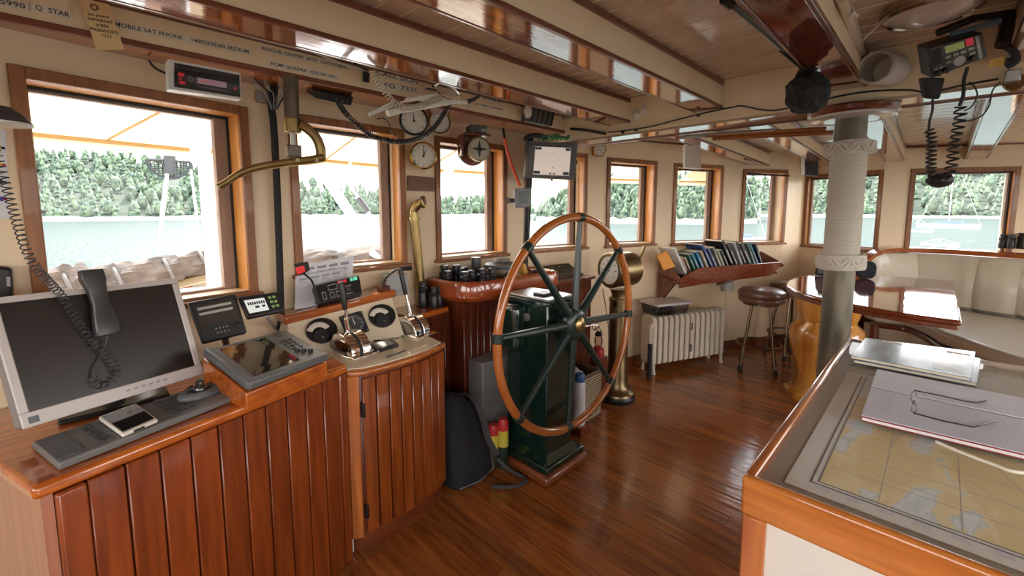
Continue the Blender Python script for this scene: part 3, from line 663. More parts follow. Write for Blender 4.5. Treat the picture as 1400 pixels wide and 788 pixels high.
kn = MB(); Mk = MW @ Matrix.Translation((.055, .0, .09)); kn.torus((0, 0, 0), .026, .004, Mk @ Matrix.Rotation(rad(60), 4, 'Y'), 24, 6); kn.cyl(Mk @ V(-.055, 0, -.015), Mk @ V(.02, 0, 0), .004); kn.build('friction_ring', chrome, wh)

# ---- brass engine telegraph
tg = thing('engine_telegraph', 'tall brass engine telegraph on a round column behind the wheel', 'telegraph', (2.93, 1.72, 0))
T0 = Matrix.Translation((2.93, 1.72, 0))
MB().lathe([(.135, 0), (.14, .03), (.13, .05)], 32, T0).build('base', black, tg)
MB().lathe([(.132, .05), (.128, .065), (.10, .085), (.082, .12), (.076, .17), (.074, .5), (.074, .775), (.078, .78), (.078, .80), (.07, .805)], 32, T0).build('column', obrass, tg)
MB().lathe([(.06, .80), (.058, .83), (.075, .87)], 28, T0).build('neck', obrass, tg)
hd_n = Vector((-.95, .30, 0)); hc = V(2.93, 1.72, 1.02)
MH = frame(hc-hd_n.normalized()*(-.0), (-hd_n.y, hd_n.x, 0), hd_n); MH = frame(hc, Vector((-.30, -.95, 0)), hd_n)
MB().lathe([(.10, -.13), (.125, -.115), (.13, -.09), (.13, .08), (.135, .085), (.135, .105), (.125, .112), (.105, .112)], 40, MH, cap='low').build('drum', obrass, tg)
MB().lathe([(.106, .109), (0, .1065)], 36, MH, cap=False).build('dial', dialf, tg)
t = MB()
for k in range(40):
    a = 2*pi*k/40
    if 3.9 < a < 5.5: continue
    ri = .062 if k % 4 == 0 else .085; t.add([(ri*cos(a-.04), ri*sin(a-.04), .1085), (.100*cos(a-.04), .100*sin(a-.04), .1085), (.100*cos(a+.04), .100*sin(a+.04), .1085), (ri*cos(a+.04), ri*sin(a+.04), .1085)], [(0, 1, 2, 3)], MH)
t.build('tick', ink, tg)
MB().torus((0, 0, .104), .050, .004, MH, 30, 6).build('ring', ink, tg)
MB().add([(-.008, -.01, .109), (.008, -.01, .109), (.003, .085, .109), (-.003, .085, .109)], [(0, 1, 2, 3)], MH).build('pointer', black, tg)
text('lettering', 'ENGINE', .016, MH @ Matrix.Translation((0, -.07, .1075)), ink, tg)
MB().tube([hc+V(.0, .0, .12), hc+V(.02, 0.0, .15)], .014).build('lever_socket', brass, tg)
hb = atd(872, 362, 3.42); ht = atd(881, 337, 3.42)
MB().tube([hc+V(.05, -.03, .10), hb, hb.lerp(ht, .5), ht], .01, rs=[.008, .008, .011, .013]).build('handle', obrass, tg)
MB().b2((2.835, 1.69, .745), (2.86, 1.71, .79)).build('bracket', black, tg)

# ---- iron radiator
rdp = mat('radiator_paint', (.66, .58, .46), .4, var=.12, vs=12)
ra = thing('cast_iron_radiator', 'cream cast iron radiator with fourteen columns under the book shelf', 'radiator', (3.98, 1.70, 0))
R0, R1 = Vector((3.60, 1.83)), Vector((4.40, 1.485)); ur = (R1-R0).normalized(); nr = Vector((ur.y, -ur.x)); LR = (R1-R0).length; n = 14; ps = LR/n
for k in range(n):
    c = R0+ur*(ps*(k+.5)); M = frame((c.x, c.y, 0), (ur.x, ur.y, 0)); w2 = ps*.36
    prof = []
    for (y, z) in ((-.085, .10), (-.07, .085), (.07, .085), (.085, .10), (.085, .48), (.072, .515), (.04, .53), (-.04, .53), (-.072, .515), (-.085, .48)): prof.append((y, z))
    Mx = M @ Matrix(((0, 0, 1, 0), (1, 0, 0, 0), (0, 1, 0, 0), (0, 0, 0, 1)))
    s = MB(); s.prism(prof, -w2, w2, Mx)
    s.build('section', rdp, ra, bevel=.011, seg=2)
for k in (0, n-1):
    c = R0+ur*(ps*(k+.5)); M = frame((c.x, c.y, 0), (ur.x, ur.y, 0))
    for y in (-.065, .065):
        MB().tube([M @ V(0, y, .12), M @ V(0, y*1.1, .05), M @ V(0, y*1.2, .0)], .012, rs=[.02, .014, .018]).build('foot', rdp, ra)
MB().cyl((R0.x+.01, R0.y, .46), (R1.x-.01, R1.y, .46), .02).build('header_pipe', rdp, ra); MB().cyl((R0.x, R0.y, .13), (R1.x, R1.y, .13), .02).build('header_pipe', rdp, ra)
for z in (.40, .20):
    c = R0+ur*(ps*7)+nr*.09; s = MB(); M = frame((c.x, c.y, z), (ur.x, ur.y, 0)); s.tube([M @ V(-.012, 0, .03), M @ V(.012, 0, .03), M @ V(.012, 0, -.03), M @ V(-.012, 0, -.03)], .004, 6); s.build('damper_spring', blackm, ra)
MB().tube(smooth_path([(R0.x-.02, R0.y-.07, .46), (R0.x-.07, R0.y-.09, .47), (R0.x-.10, R0.y-.09, .43), (R0.x-.10, R0.y-.09, .30)], 5), .018).build('inlet_pipe', rdp, ra)
MB().cyl((R0.x-.10, R0.y-.09, 0), (R0.x-.10, R0.y-.09, .31), .02).build('valve_pipe', blackm, ra)
# storage box on the radiator
bc = R0+ur*.20; M = frame((bc.x, bc.y, .533), (ur.x, ur.y, 0))
bx = thing('storage_box', 'clear plastic storage box with pale lid on top of the radiator', 'box', (bc.x, bc.y, .533))
clearp = glassy('clear_plastic', (.80, .80, .84), rough=.15)
def tub(mb, w0, d0, w1, d1, z0, z1, th, M):
    o = [(-w0, -d0), (w0, -d0), (w0, d0), (-w0, d0)]; p = [(-w1, -d1), (w1, -d1), (w1, d1), (-w1, d1)]
    vs = [(x, y, z0) for x, y in o]+[(x, y, z1) for x, y in p]+[(x*(1-th/abs(x)), y*(1-th/abs(y)), z1) for x, y in p]+[(x*(1-th/abs(x)), y*(1-th/abs(y)), z0+th) for x, y in o]
    fs = [(3, 2, 1, 0)]+[(i, (i+1) % 4, 4+(i+1) % 4, 4+i) for i in range(4)]+[(4+i, 4+(i+1) % 4, 8+(i+1) % 4, 8+i) for i in range(4)]+[(8+i, 8+(i+1) % 4, 12+(i+1) % 4, 12+i) for i in range(4)]+[(12, 13, 14, 15)]
    mb.add(vs, fs, M)
s = MB(); tub(s, .165, .10, .18, .115, 0, .10, .003, M); s.build('tub', clearp, bx)
s = MB(); s.b2((-.19, -.125, .098), (.19, .125, .112), M); s.build('lid', mat('cloudy_lid', (.60, .57, .58), .3), bx, bevel=.004)
s = MB(); tub(s, .185, .12, .192, .127, .092, .114, .006, M); s.build('lid_rim', mat('cloudy_plastic', (.62, .58, .58), .3), bx)
s = MB()
for k in range(16): s.ball((random.uniform(-.13, .13), random.uniform(-.07, .07), .02+random.uniform(0, .03)), random.uniform(.014, .024), M, 8, 6)
s.build('contents', mat('dark_bits', (.14, .12, .15), .6, island=.7), bx)

# ---- bar stools
vinyl = mat('brown_vinyl', (.16, .075, .05), .32, coat=.25, bump=.05, bs=60); stoolm = mat('bronze_tube', (.20, .14, .09), .28, .9)
def stool(lab, group):
    r = thing('bar_stool', lab, 'stool', (0, 0, 0), group)
    MB().lathe([(.17, .635), (.186, .64), (.19, .655), (.19, .672), (.186, .678)], 36).build('seat_band', vinyl, r)
    MB().lathe([(.186, .678), (.194, .69), (.196, .71), (.188, .735), (.16, .752), (.09, .763), (0, .766)], 36, cap=False).build('cushion', vinyl, r)
    MB().lathe([(.15, .61), (.15, .635)], 24).build('seat_plate', stoolm, r)
    for k in range(4):
        a = pi/4+k*pi/2
        MB().tube([(.10*cos(a), .10*sin(a), .615), (.195*cos(a), .195*sin(a), .02)], .0125, 10).build('leg', stoolm, r)
        MB().lathe([(.017, 0), (.017, .045), (.012, .05)], 12, Matrix.Translation((.198*cos(a), .198*sin(a), 0))).build('foot_cap', rubber, r)
    MB().torus((0, 0, .24), .185, .009).build('foot_ring', stoolm, r)
    return r
s1 = stool('round brown vinyl bar stool standing clear of the table', 'brown bar stools'); p = atz(1036, 385, .76); s1.location = (4.42, 1.13, 0); s1.rotation_euler.z = rad(15)
s2 = copytree(s1); s2.location = (5.02, 1.02, 0); s2.rotation_euler.z = rad(50); s2['label'] = 'round brown vinyl bar stool half hidden behind the varnished table'

# ---- varnished table on a turned leg
tb = thing('varnished_table', 'glossy dark red table with rounded end on a fat turned leg', 'table', (4.0, .4, 0))
TP = [(3.10, -.11), (3.12, .10), (3.22, .35), (3.36, .57), (3.62, .76), (4.0, .83), (4.4, .78), (4.72, .62), (4.83, .35), (4.84, -.11)]
cr = smooth_path([(x, y, 0) for x, y in TP], 5); pl = [(p.x, p.y) for p in cr]
mirror_top = mat('table_varnish', (.20, .040, .014), .06, coat=1, col2=(.12, .022, .009), vs=2, stretch=(1, 9, 9), bump=.035, bs=4)
MB().prism(pl, .888, .918).build('top', mirror_top, tb, bevel=.012, seg=3)
MB().prism(inset(pl, (4.0, .3), .975), .862, .889).build('under_edge', dark_mahog, tb, bevel=.006)
legm = mat('turned_pine', (.66, .30, .055), .2, coat=.9, col2=(.44, .16, .025), vs=4, stretch=(3, 3, .8), contrast=2.2)
MB().lathe([(.255, 0), (.26, .04), (.20, .07), (.19, .10), (.185, .18), (.21, .30), (.245, .42), (.25, .50), (.235, .56), (.19, .60), (.185, .62), (.20, .66), (.215, .74), (.20, .80), (.205, .865)], 48, Matrix.Translation((4.10, .58, 0))).build('turned_leg', legm, tb)

# ---- post wrapped in rope
PX, PY = 2.68, .345
ps_ = thing('ceiling_post', 'metal post bound with pale rope between chart table and varnished table', 'post', (PX, PY, 0))
postm = mat('worn_bronze', (.20, .17, .12), .42, .45, col2=(.09, .082, .062), vs=5, stretch=(2, 2, .6), contrast=1.8)
MB().lathe([(.064, 0), (.064, 1.93)], 36, Matrix.Translation((PX, PY, 0))).build('pole', postm, ps_)
MB().lathe([(.17, 1.915), (.18, 1.925), (.18, 1.945), (.17, 1.953)], 40, Matrix.Translation((PX, PY, 0))).build('capital', dark_mahog, ps_)
MB().lathe([(.10, 1.898), (.15, 1.90), (.168, 1.905), (.17, 1.917)], 40, Matrix.Translation((PX, PY, 0))).build('capital_ring', mat('painted_ring', (.45, .38, .33), .2, coat=.6), ps_)
ropem = mat('rope_fibre', (.84, .76, .66), .85, bump=.8, bs=350, var=.2, vs=300)
def coil(R, r, z0, z1, turns, per=20, n=6, wob=0):
    pts = []
    for k in range(int(turns*per)+1):
        a = 2*pi*k/per; z = z0+(z1-z0)*k/(turns*per); q = R+wob*sin(a*3.3+z*99); pts.append((PX+q*cos(a), PY+q*sin(a), z))
    return MB().tube(pts, r, n)
zt_, zb_ = 1.80, 1.18
coil(.071, .0042, zb_+.06, zt_-.05, 64).build('rope_wrap', ropem, ps_, smooth=True)
coil(.085, .010, zt_-.065, zt_-.005, 5, wob=.004).build('rope_collar', ropem, ps_); coil(.088, .011, zb_, zb_+.07, 5, wob=.005).build('rope_collar', ropem, ps_)
for zz_ in (zt_-.035, zb_+.035):
    for ph in (0, pi/2):
        pts = [(PX+.096*cos(2*pi*k/60), PY+.096*sin(2*pi*k/60), zz_+.022*sin(7*2*pi*k/60+ph)) for k in range(60)]
        MB().tube(pts, .008, 6, closed=True).build('rope_collar', ropem, ps_)

# ---- settee
beige = mat('beige_vinyl', (.56, .50, .39), .33, coat=.2, bump=.05, bs=25); beige2 = mat('seat_vinyl', (.52, .46, .36), .28, coat=.3, bump=.03, bs=25)
se = thing('settee', 'curved beige vinyl settee with padded back and varnished wooden rail', 'settee', (4.7, -.6, 0))
Bk = [(4.86, .44), (5.0, .36), (5.20, .26), (5.35, .10), (5.37, -.08), (5.32, -.22), (5.22, -.46), (5.08, -.85), (4.95, -1.3), (4.9, -1.8)]
Fr = [(4.74, .34), (4.72, .14), (4.50, .02), (4.28, -.05), (4.13, -.16), (3.86, -.35), (3.62, -.66), (3.5, -1.1), (3.46, -1.8)]
seat = Fr+Bk[::-1]
MB().prism(seat, .52, .615).build('seat_cushion', beige2, se, bevel=.03, seg=3)
MB().prism(inset(seat, (4.7, -.7), .985), .0, .49).build('base', beige, se)
fr3 = smooth_path([(x, y, .50) for x, y in Fr], 4)
MB().tube(fr3, .022, 8).build('seat_rail', dark_mahog, se)
MB().tube([(Fr[0][0], Fr[0][1], .5), (Fr[0][0]-.02, Fr[0][1], 0)], .03).build('end_post', dark_mahogz, se)
bp3 = smooth_path([(x, y, 0) for x, y in Bk], 6)
def off_path(path, d):
    out = []
    for i, p in enumerate(path):
        t = (path[min(i+1, len(path)-1)]-path[max(i-1, 0)]).normalized(); out.append(Vector((p.x, p.y))+Vector((-t.y, t.x))*d)
    return out
def seg_idx(f): return max(0, min(len(bp3)-1, round(f)))
cuts = [0, 17.5, 31, 37, 43, 49, len(bp3)-1]
cuts = [0, 18, 30, 36, 42, 48, len(bp3)-1]
for ci, (c0, c1) in enumerate(zip(cuts, cuts[1:])):
    idx = list(range(c0, c1+1)); inn = off_path(bp3, .0); out_ = off_path(bp3, .10)
    vs = []; fs = []; rows = [(.60, .02, .0), (.64, -.03, .02), (.80, -.035, .06), (1.0, .0, .09), (1.075, .045, .10)]
    nrow = len(rows)
    for i in idx:
        f = (i-c0)/max(1, (c1-c0)); edge = 1-abs(2*f-1)**6
        zt1 = 1.0 if not (ci == 0) else min(1, .45+.55*min(1, f*2.2)**.5)
        for z, fo, bo in rows:
            z2 = .60+(z-.60)*zt1; p = inn[i]+(out_[i]-inn[i])*((fo+.02*(1-edge)*1.2+.035)/.10); vs.append((p.x, p.y, z2))
        for z, fo, bo in rows[::-1]:
            z2 = .60+(z-.60)*zt1; p = inn[i]+(out_[i]-inn[i])*((bo+.06)/.10); vs.append((p.x, p.y, z2))
    K = 2*nrow
    for a in range(len(idx)-1):
        for j in range(K): fs.append((a*K+j, a*K+(j+1) % K, (a+1)*K+(j+1) % K, (a+1)*K+j))
    fs.append(tuple(range(K-1, -1, -1))); fs.append(tuple((len(idx)-1)*K+j for j in range(K)))
    o = MB().add(vs, fs).build('back_cushion', beige, se, bevel=.012)
rl = off_path(bp3, .115); zs = []
rail = []
for i, p in enumerate(rl):
    f = min(1, i/14); zz = .86+(1.105-.86)*math.sin(f*pi/2)**.8 if i else .86
    rail.append((p.x, p.y, zz))
vs = []; fs = []
for i, p in enumerate(rail):
    p = Vector(p); t = (Vector(rail[min(i+1, len(rail)-1)])-Vector(rail[max(i-1, 0)])).normalized(); s_ = Vector((-t.y, t.x, 0)).normalized(); up_ = t.cross(s_)*-1
    up_ = Vector((0, 0, 1)) if abs(up_.z) < .2 else (up_ if up_.z > 0 else -up_)
    for a, b in ((-.045, -.02), (-.05, .0), (-.04, .018), (.03, .022), (.045, .0), (.04, -.02)): q_ = p+s_*a+up_*b; vs.append(tuple(q_))
for i in range(len(rail)-1):
    for j in range(6): fs.append((i*6+j, i*6+(j+1) % 6, (i+1)*6+(j+1) % 6, (i+1)*6+j))
fs.append((5, 4, 3, 2, 1, 0)); fs.append(tuple((len(rail)-1)*6+j for j in range(6)))
MB().add(vs, fs).build('back_rail', wood('rail_wood', (.40, .11, .03), (.22, .05, .015), 'y', .2, .9), se)
MB().prism([tuple(p) for p in off_path(bp3, .09)]+[tuple(p) for p in off_path(bp3, .13)][::-1], 0, .9).build('back_panel', dark_mahogz, se)

# ---- chart table in the right foreground
ct = thing('chart_table', 'glass topped chart table with orange wooden edging in the right foreground', 'table', (1.7, -.2, 0))
cx0, cx1, cy1, cy0 = .98, 2.43, .268, -.66
edge_o = wood('edge_orange', (.56, .19, .035), (.38, .11, .02), 'y', .22, .9)
MB().b2((cx0, cy0, .815), (cx0+.022, cy1, .902)).build('edging', edge_o, ct, bevel=.008, seg=3)
MB().b2((cx0+.022, cy1-.022, .815), (cx1, cy1, .902)).build('edging', orange_x, ct, bevel=.008, seg=3)
MB().b2((cx1-.004, cy0, .815), (cx1+.018, cy1, .895)).build('edging', mat('pale_edging', (.42, .32, .25), .35, coat=.4), ct, bevel=.008)
MB().b2((cx0+.02, cy0, .83), (cx1, cy1-.02, .876)).build('table_board', mat('table_board', (.42, .36, .29), .5), ct)
for x, y in ((cx0+.003, cy1-.05), (cx1-.05, cy1-.05), (cx0+.003, cy0+.01), (cx1-.05, cy0+.01)): MB().b2((x, y, 0), (x+.045, y+.045, .815)).build('leg', wood('leg_orange', (.50, .16, .03), (.34, .09, .018), 'z', .3, .7), ct, bevel=.004)
wp = mat('cabinet_white', (.76, .72, .65), .45)
MB().b2((cx0+.015, cy0+.05, .05), (cx0+.03, cy1-.05, .815)).build('side_panel', wp, ct); MB().b2((cx0+.045, cy1-.03, .05), (cx1-.05, cy1-.015, .815)).build('side_panel', wp, ct); MB().b2((cx1-.03, cy0+.05, .05), (cx1-.015, cy1-.05, .815)).build('side_panel', wp, ct)
# the chart: flat print of land and water under glass
def chart_mat(name, land, sea, sc, th=.5):
    m = bpy.data.materials.new(name); m.use_nodes = True; n = m.node_tree; b = n.nodes['Principled BSDF']; b.inputs['Roughness'].default_value = .6
    t = n.nodes.new('ShaderNodeTexCoord'); no = n.nodes.new('ShaderNodeTexNoise'); no.inputs['Scale'].default_value = sc; no.inputs['Detail'].default_value = 7; no.inputs['Distortion'].default_value = .6
    mp = n.nodes.new('ShaderNodeMapping'); mp.inputs['Rotation'].default_value = (0, 0, .9); mp.inputs['Scale'].default_value = (1, 2.6, 1); n.links.new(t.outputs['Object'], mp.inputs[0]); n.links.new(mp.outputs[0], no.inputs[0])
    r = n.nodes.new('ShaderNodeValToRGB'); e = r.color_ramp.elements; e[0].position = th-.02; e[0].color = (*sea, 1); e[1].position = th+.02; e[1].color = (*land, 1)
    e2 = r.color_ramp.elements.new(th-.005); e2.color = (.62, .68, .66, 1); e3 = r.color_ramp.elements.new(th+.10); e3.color = (land[0]*.9, land[1]*.86, land[2]*.75, 1); e4 = r.color_ramp.elements.new(.24); e4.color = (.45, .62, .68, 1)
    n.links.new(no.outputs[0], r.inputs[0]); n.links.new(r.outputs[0], b.inputs['Base Color']); return m
chm = chart_mat('chart_print', (.88, .72, .44), (.82, .80, .79), 4.2, .42); chp = mat('chart_paper', (.82, .79, .74), .7)
MB().b2((1.06, -.62, .8765), (1.98, .205, .878)).build('chart_sheet', chp, ct); MB().b2((1.115, -.60, .878), (1.74, .150, .8785)).build('chart_print', chm, ct)
s = MB()
for a, b in (((1.10, -.6), (1.103, .165)), ((1.10, .162), (1.95, .165)), ((1.112, -.6), (1.114, .152)), ((1.112, .150), (1.95, .152))): s.b2((*a, .8785), (*b, .8790))
s.build('chart_border', mat('chart_ink', (.16, .15, .17), .7), ct)
s = MB()
for k in range(15): s.b2((1.085, -.60+k*.052, .8783), (1.098, -.60+k*.052+.026, .8787))
s.build('chart_scale', mat('chart_scale', (.74, .70, .74), .7), ct)
MB().b2((1.755, .02, .8785), (1.83, .10, .8789)).build('chart_note', mat('chart_red', (.40, .10, .13), .7), ct)
MB().b2((cx0+.024, cy0, .882), (cx1-.006, cy1-.024, .888)).build('glass_top', glassy('table_glass', (.985, .995, .99), ior=1.12), ct, smooth=False)
GZ = .8885
s = MB(); random.seed(5)
for k in range(9):
    x0_, y0_ = random.uniform(1.13, 1.5), random.uniform(-.55, .1); a_ = random.uniform(0, pi); L__ = random.uniform(.15, .45); xe_, ye_ = min(1.73, max(1.12, x0_+L__*cos(a_))), min(.145, max(-.59, y0_+L__*sin(a_)*-1))
    d_ = Vector((xe_-x0_, ye_-y0_, 0)).normalized(); p_ = Vector((-d_.y, d_.x, 0))*.0006; A1, B1 = V(x0_, y0_, .8788), V(xe_, ye_, .8788); s.add([A1-p_, B1-p_, B1+p_, A1+p_], [(0, 1, 2, 3)])
for k in range(6): s.b2((1.12, -.55+k*.12, .8785), (1.735, -.549+k*.12, .8788)); s.b2((1.2+k*.09, -.59, .8785), (1.2008+k*.09, .145, .8788))
s.build('chart_line', mat('chart_ink2', (.42, .36, .42), .7), ct)['kind'] = 'stuff'
# ---- things on the chart table
def slab_thing(name, lab, cat, pxs, z0, th, cover, pages, spine=None, group=None):
    c = [atz(x, y, z0+th) for x, y in pxs]; cen = sum(c, V(0, 0, 0))/4; r = thing(name, lab, cat, (cen.x, cen.y, z0), group)
    def lay(a, b, k, nm, m_, bev=.001):
        f = [cen+(p-cen)*k for p in c]; MB().hexa([(p.x, p.y, a) for p in f]+[(p.x, p.y, b) for p in f]).build(nm, m_, r, bevel=bev)
    lay(z0, z0+.002, 1, 'back_cover', cover); lay(z0+.002, z0+th-.002, .985, 'pages', pages, 0); lay(z0+th-.002, z0+th, 1, 'front_cover', cover)
    return r, c
pagesm = mat('page_block', (.76, .66, .50), .7)
bk1, c1 = slab_thing('flat_book', 'lower of two thin glossy blue books stacked at the far end of the chart table', 'book', [(1167, 492), (1336, 524), (1341, 490), (1184, 467)], GZ, .013, mat('blue_gloss_a', (.10, .17, .24), .2, coat=.2), pagesm)
bluem = mat('blue_gloss_b', (.09, .16, .24), .22, coat=.15, col2=(.22, .34, .42), vs=4, stretch=(1, 4, 1), contrast=2.5)
bk2, c2 = slab_thing('flat_book', 'upper glossy blue book with a pale photograph, on top of its twin', 'book', [(1163, 486), (1327, 517), (1334, 481), (1183, 462)], GZ+.0135, .013, bluem, pagesm)
q = Quad(c2[3], c2[2], c2[1], c2[0], (0, 0, 1)); s = MB(); q.box(s, .82, .12, .97, .45, 0, .0004); q.box(s, .70, .55, .95, .92, 0, .0004); s.build('cover_photo', mat('cover_photo', (.50, .62, .68), .15, coat=1, var=.5, vs=30), bk2)
bk3, c3 = slab_thing('chart_book', 'large open grey paper booklet with red edge under the eyeglasses', 'booklet', [(1177, 570), (1440, 632), (1425, 552), (1200, 507)], GZ, .012, mat('red_cover', (.42, .05, .04), .5), mat('white_pages', (.78, .78, .80), .6))
q3 = Quad(c3[3], c3[2], c3[1], c3[0], (0, 0, 1))
s = MB(); q3.box(s, -.005, -.01, 1, .42, .0005, .004); s.build('folded_page', mat('grey_page', (.60, .60, .64), .6, var=.12, vs=10), bk3, bevel=.001); s = MB(); q3.box(s, .0, .44, 1, .99, .0005, .0025); s.build('page', mat('lined_page', (.56, .55, .62), .6, var=.06, vs=40, stretch=(1, 12, 1)), bk3)
# eyeglasses
ez = GZ+.017; gl_ = thing('eyeglasses', 'thin dark framed eyeglasses lying on the grey booklet', 'glasses', atz(1250, 560, ez))
g = MB(); wire = mat('dark_frame', (.03, .025, .03), .35)
g.tube([atz(x, y, z) for x, y, z in ((1348, 548, ez), (1335, 551, ez+.002), (1320, 549, ez+.006), (1285, 541, ez+.012), (1250, 534, ez+.02))], .0022, 6); g.build('temple', wire, gl_)
g = MB(); g.tube([atz(x, y, z) for x, y, z in ((1360, 576, ez), (1345, 581, ez+.002), (1330, 584, ez+.004), (1290, 576, ez+.01), (1249, 565, ez+.02))], .0024, 6); g.build('temple', wire, gl_)
for pts in (((1250, 534), (1246, 538), (1245, 545), (1248, 549), (1252, 548), (1253, 540)), ((1250, 551), (1246, 554), (1246, 561), (1249, 565), (1253, 562), (1253, 554))):
    g = MB(); g.tube([atz(x, y, ez+.014) for x, y in pts], .002, 6, closed=True); g.build('lens_rim', wire, gl_)
g = MB(); g.tube([atz(1250, 549, ez+.014), atz(1247, 550, ez+.018), atz(1250, 552, ez+.014)], .0016, 6); g.build('bridge', wire, gl_)
o = MB().tube(smooth_path([atz(x, y, GZ+.004) for x, y in ((1280, 604), (1300, 613), (1330, 625), (1360, 636), (1385, 645), (1420, 648))], 6), .004, 8).build('loose_string', mat('white_cord', (.78, .72, .62), .6)); tag(o, 'thin white cord lying on the chart in front of the booklet', 'cord')
for (x, y), l in (((1219, 474), 'small pale wooden block at the far edge of the chart table, nearer the post'), ((1311, 484), 'small pale wooden block at the far edge of the chart table, nearer the settee')):
    c = V(cx1-.045, 0, .9); c = atx(x, y-2, cx1-.035); o = MB().b2((c.x-.02, c.y-.035, GZ), (c.x+.015, c.y+.035, GZ+.028)).build('edge_block', mat('pale_block', (.62, .54, .48), .5), bevel=.006); tag(o, l, 'block')

# ================================================================ instruments, fittings and loose things
def bx_dev(name, lab, cat, q, th, m, group=None, bev=.004):
    r = thing(name, lab, cat, q.p(.5, 1, -th/2), group); s = MB(); q.box(s, 0, 0, 1, 1, -th, 0); s.build('housing', m, r, bevel=bev); return r
def part(r, q, name, m, *uv, bev=0):
    s = MB()
    for a in uv: q.box(s, *a)
    return s.build(name, m, r, bevel=bev)
screen_off = mat('screen_off', (.020, .014, .012), .28, coat=.25, coatr=.15)
# ---- monitor
MN = V(.36, -.892, .271); mbl = atz(30, 588, .905)
mq = quadp([(-22, 409), (241, 381), (278, 512), (30, 588)], mbl, MN)
mo = bx_dev('computer_monitor', 'large flat computer monitor with silver bezel and dark screen on the desk', 'monitor', mq, .045, mat('monitor_back', (.20, .19, .19), .45), bev=.008)
fb = .0
part(mo, mq, 'bezel', mat('silver_bezel', (.56, .51, .49), .38), (0, 0, 1, .05, 0, .006), (0, .89, 1, 1, 0, .006), (0, .05, .045, .89, 0, .006), (.955, .05, 1, .89, 0, .006), bev=.003)
part(mo, mq, 'screen', screen_off, (.04, .045, .96, .895, .0, .002))
part(mo, mq, 'badge', greyp, (.03, .925, .075, .975, .006, .0065)); part(mo, mq, 'button', lgreyp, *[(.50+k*.045, .93, .525+k*.045, .95, .006, .0075) for k in range(6)])
cm = mq.p(.5, .95, -.05); MB().b2((cm.x-.13, cm.y-.02, .851), (cm.x+.13, cm.y+.13, .866)).build('stand', black, mo, bevel=.008); MB().tube([(cm.x, cm.y+.06, .86), mq.p(.5, .5, -.045)], .025).build('stand', black, mo)
# ---- grey control pad with trackball
def flat(pxs, z): return Quad(*[atz(x, y, z) for x, y in pxs], (0, 0, 1))
kq = flat([(43, 604), (285, 523), (319, 541), (79, 634)], .872)
kp = bx_dev('control_keypad', 'long grey marine control keypad with trackball in front of the monitor', 'keypad', kq, .0205, mat('keypad_grey', (.15, .145, .14), .42), bev=.005)
part(kp, kq, 'end_plate', greyp, (.005, .05, .13, .9, 0, .002), bev=.001)
ks = []
for gx in (.20, .29, .60, .66, .72):
    for i in range(2):
        for j in range(4): ks.append((gx+i*.03+.003*j, .12+j*.2, gx+i*.03+.024+.003*j, .25+j*.2, 0, .003))
part(kp, kq, 'key', dgreyp, *ks, bev=.0008)['kind'] = 'stuff'
tbm = kq.M(.865, .45, 0)
MB().lathe([(.052, 0), (.052, .012), (.044, .020), (.030, .020), (.024, .008), (0, .006)], 32, tbm @ Matrix.Diagonal((1.25, .85, 1, 1))).build('trackball_well', greyp, kp, bevel=.002)
MB().ball((0, 0, .018), .021, tbm, 20, 12).build('trackball', mat('ball_black', (.03, .03, .03), .12, coat=1), kp)
# ---- phone
fq = flat([(134, 570), (186, 551), (216, 573), (167, 594)], .885)
ph = bx_dev('mobile_phone', 'white cased smartphone lying face up on the keypad', 'phone', fq, .011, mat('phone_case', (.74, .68, .60), .45), bev=.004)
part(ph, fq, 'screen', mat('phone_screen', (.012, .012, .014), .05, coat=1), (.06, .07, .94, .93, 0, .0008)); s = MB(); fq.box(s, .3, .98, .6, 1.01, -.008, -.003); s.build('port', blackm, ph)
# small dark things beside the keypad
o = MB().tube([atz(272, 522, .858), atz(300, 524, .86), atz(318, 536, .858)], .01, 8, rs=[.014, .012, .006]).build('marker_pen', black); tag(o, 'black marker lying between keypad and plotter', 'pen')
o = MB().tube(smooth_path([atz(x, y, .862) for x, y in ((100, 600), (130, 585), (170, 574), (205, 558), (240, 545), (262, 530))], 5), .007, 8).build('black_cable', black); tag(o, 'thick black cable lying under the monitor edge', 'cable')
o = MB().tube(smooth_path([atz(x, y, .864) for x, y in ((205, 556), (218, 547), (235, 549), (222, 556))], 5), .006, 8).build('usb_plug', dgreyp); tag(o, 'small dark plug and lead behind the smartphone', 'cable')
# ---- big plotter on wooden wedge
pq = Quad(atz(279, 479, .995), atz(390, 451, .985), atz(449, 485, .935), atz(339, 526, .935), (.10, -.21, .97))
wd = thing('plotter_wedge', 'sloping orange wooden block under the large plotter', 'block', (pq.p(.5, .5).x, pq.p(.5, .5).y, .8505))
g_ = [pq.p(-.01, 1.0, -.03), pq.p(1.0, 1.0, -.03), pq.p(1.0, 0, -.03), pq.p(-.01, 0, -.03)]
MB().hexa([(p.x, p.y, .8505) for p in g_]+[tuple(p) for p in g_]).build('block', topw, wd, bevel=.004)
pl_ = bx_dev('chart_plotter', 'large tilted chart plotter with dark screen and a column of keys', 'plotter', pq, .028, dgreyp, bev=.010)
part(pl_, pq, 'faceplate', greyp, (.02, .03, .98, .97, 0, .003), bev=.002); part(pl_, pq, 'screen', mat('plotter_screen', (.02, .017, .014), .06, coat=1), (.12, .10, .66, .90, .003, .0038))
part(pl_, pq, 'front_lip', greyp, (0, .93, 1, 1.03, -.02, .008), bev=.006); part(pl_, pq, 'side_lip', greyp, (-.01, 0, .06, 1, -.02, .008), bev=.006)
part(pl_, pq, 'key', dgreyp, *[(.73+i*.06, .30+j*.085, .77+i*.06, .35+j*.085, .003, .006) for i in range(3) for j in range(4)], bev=.0008)['kind'] = 'stuff'
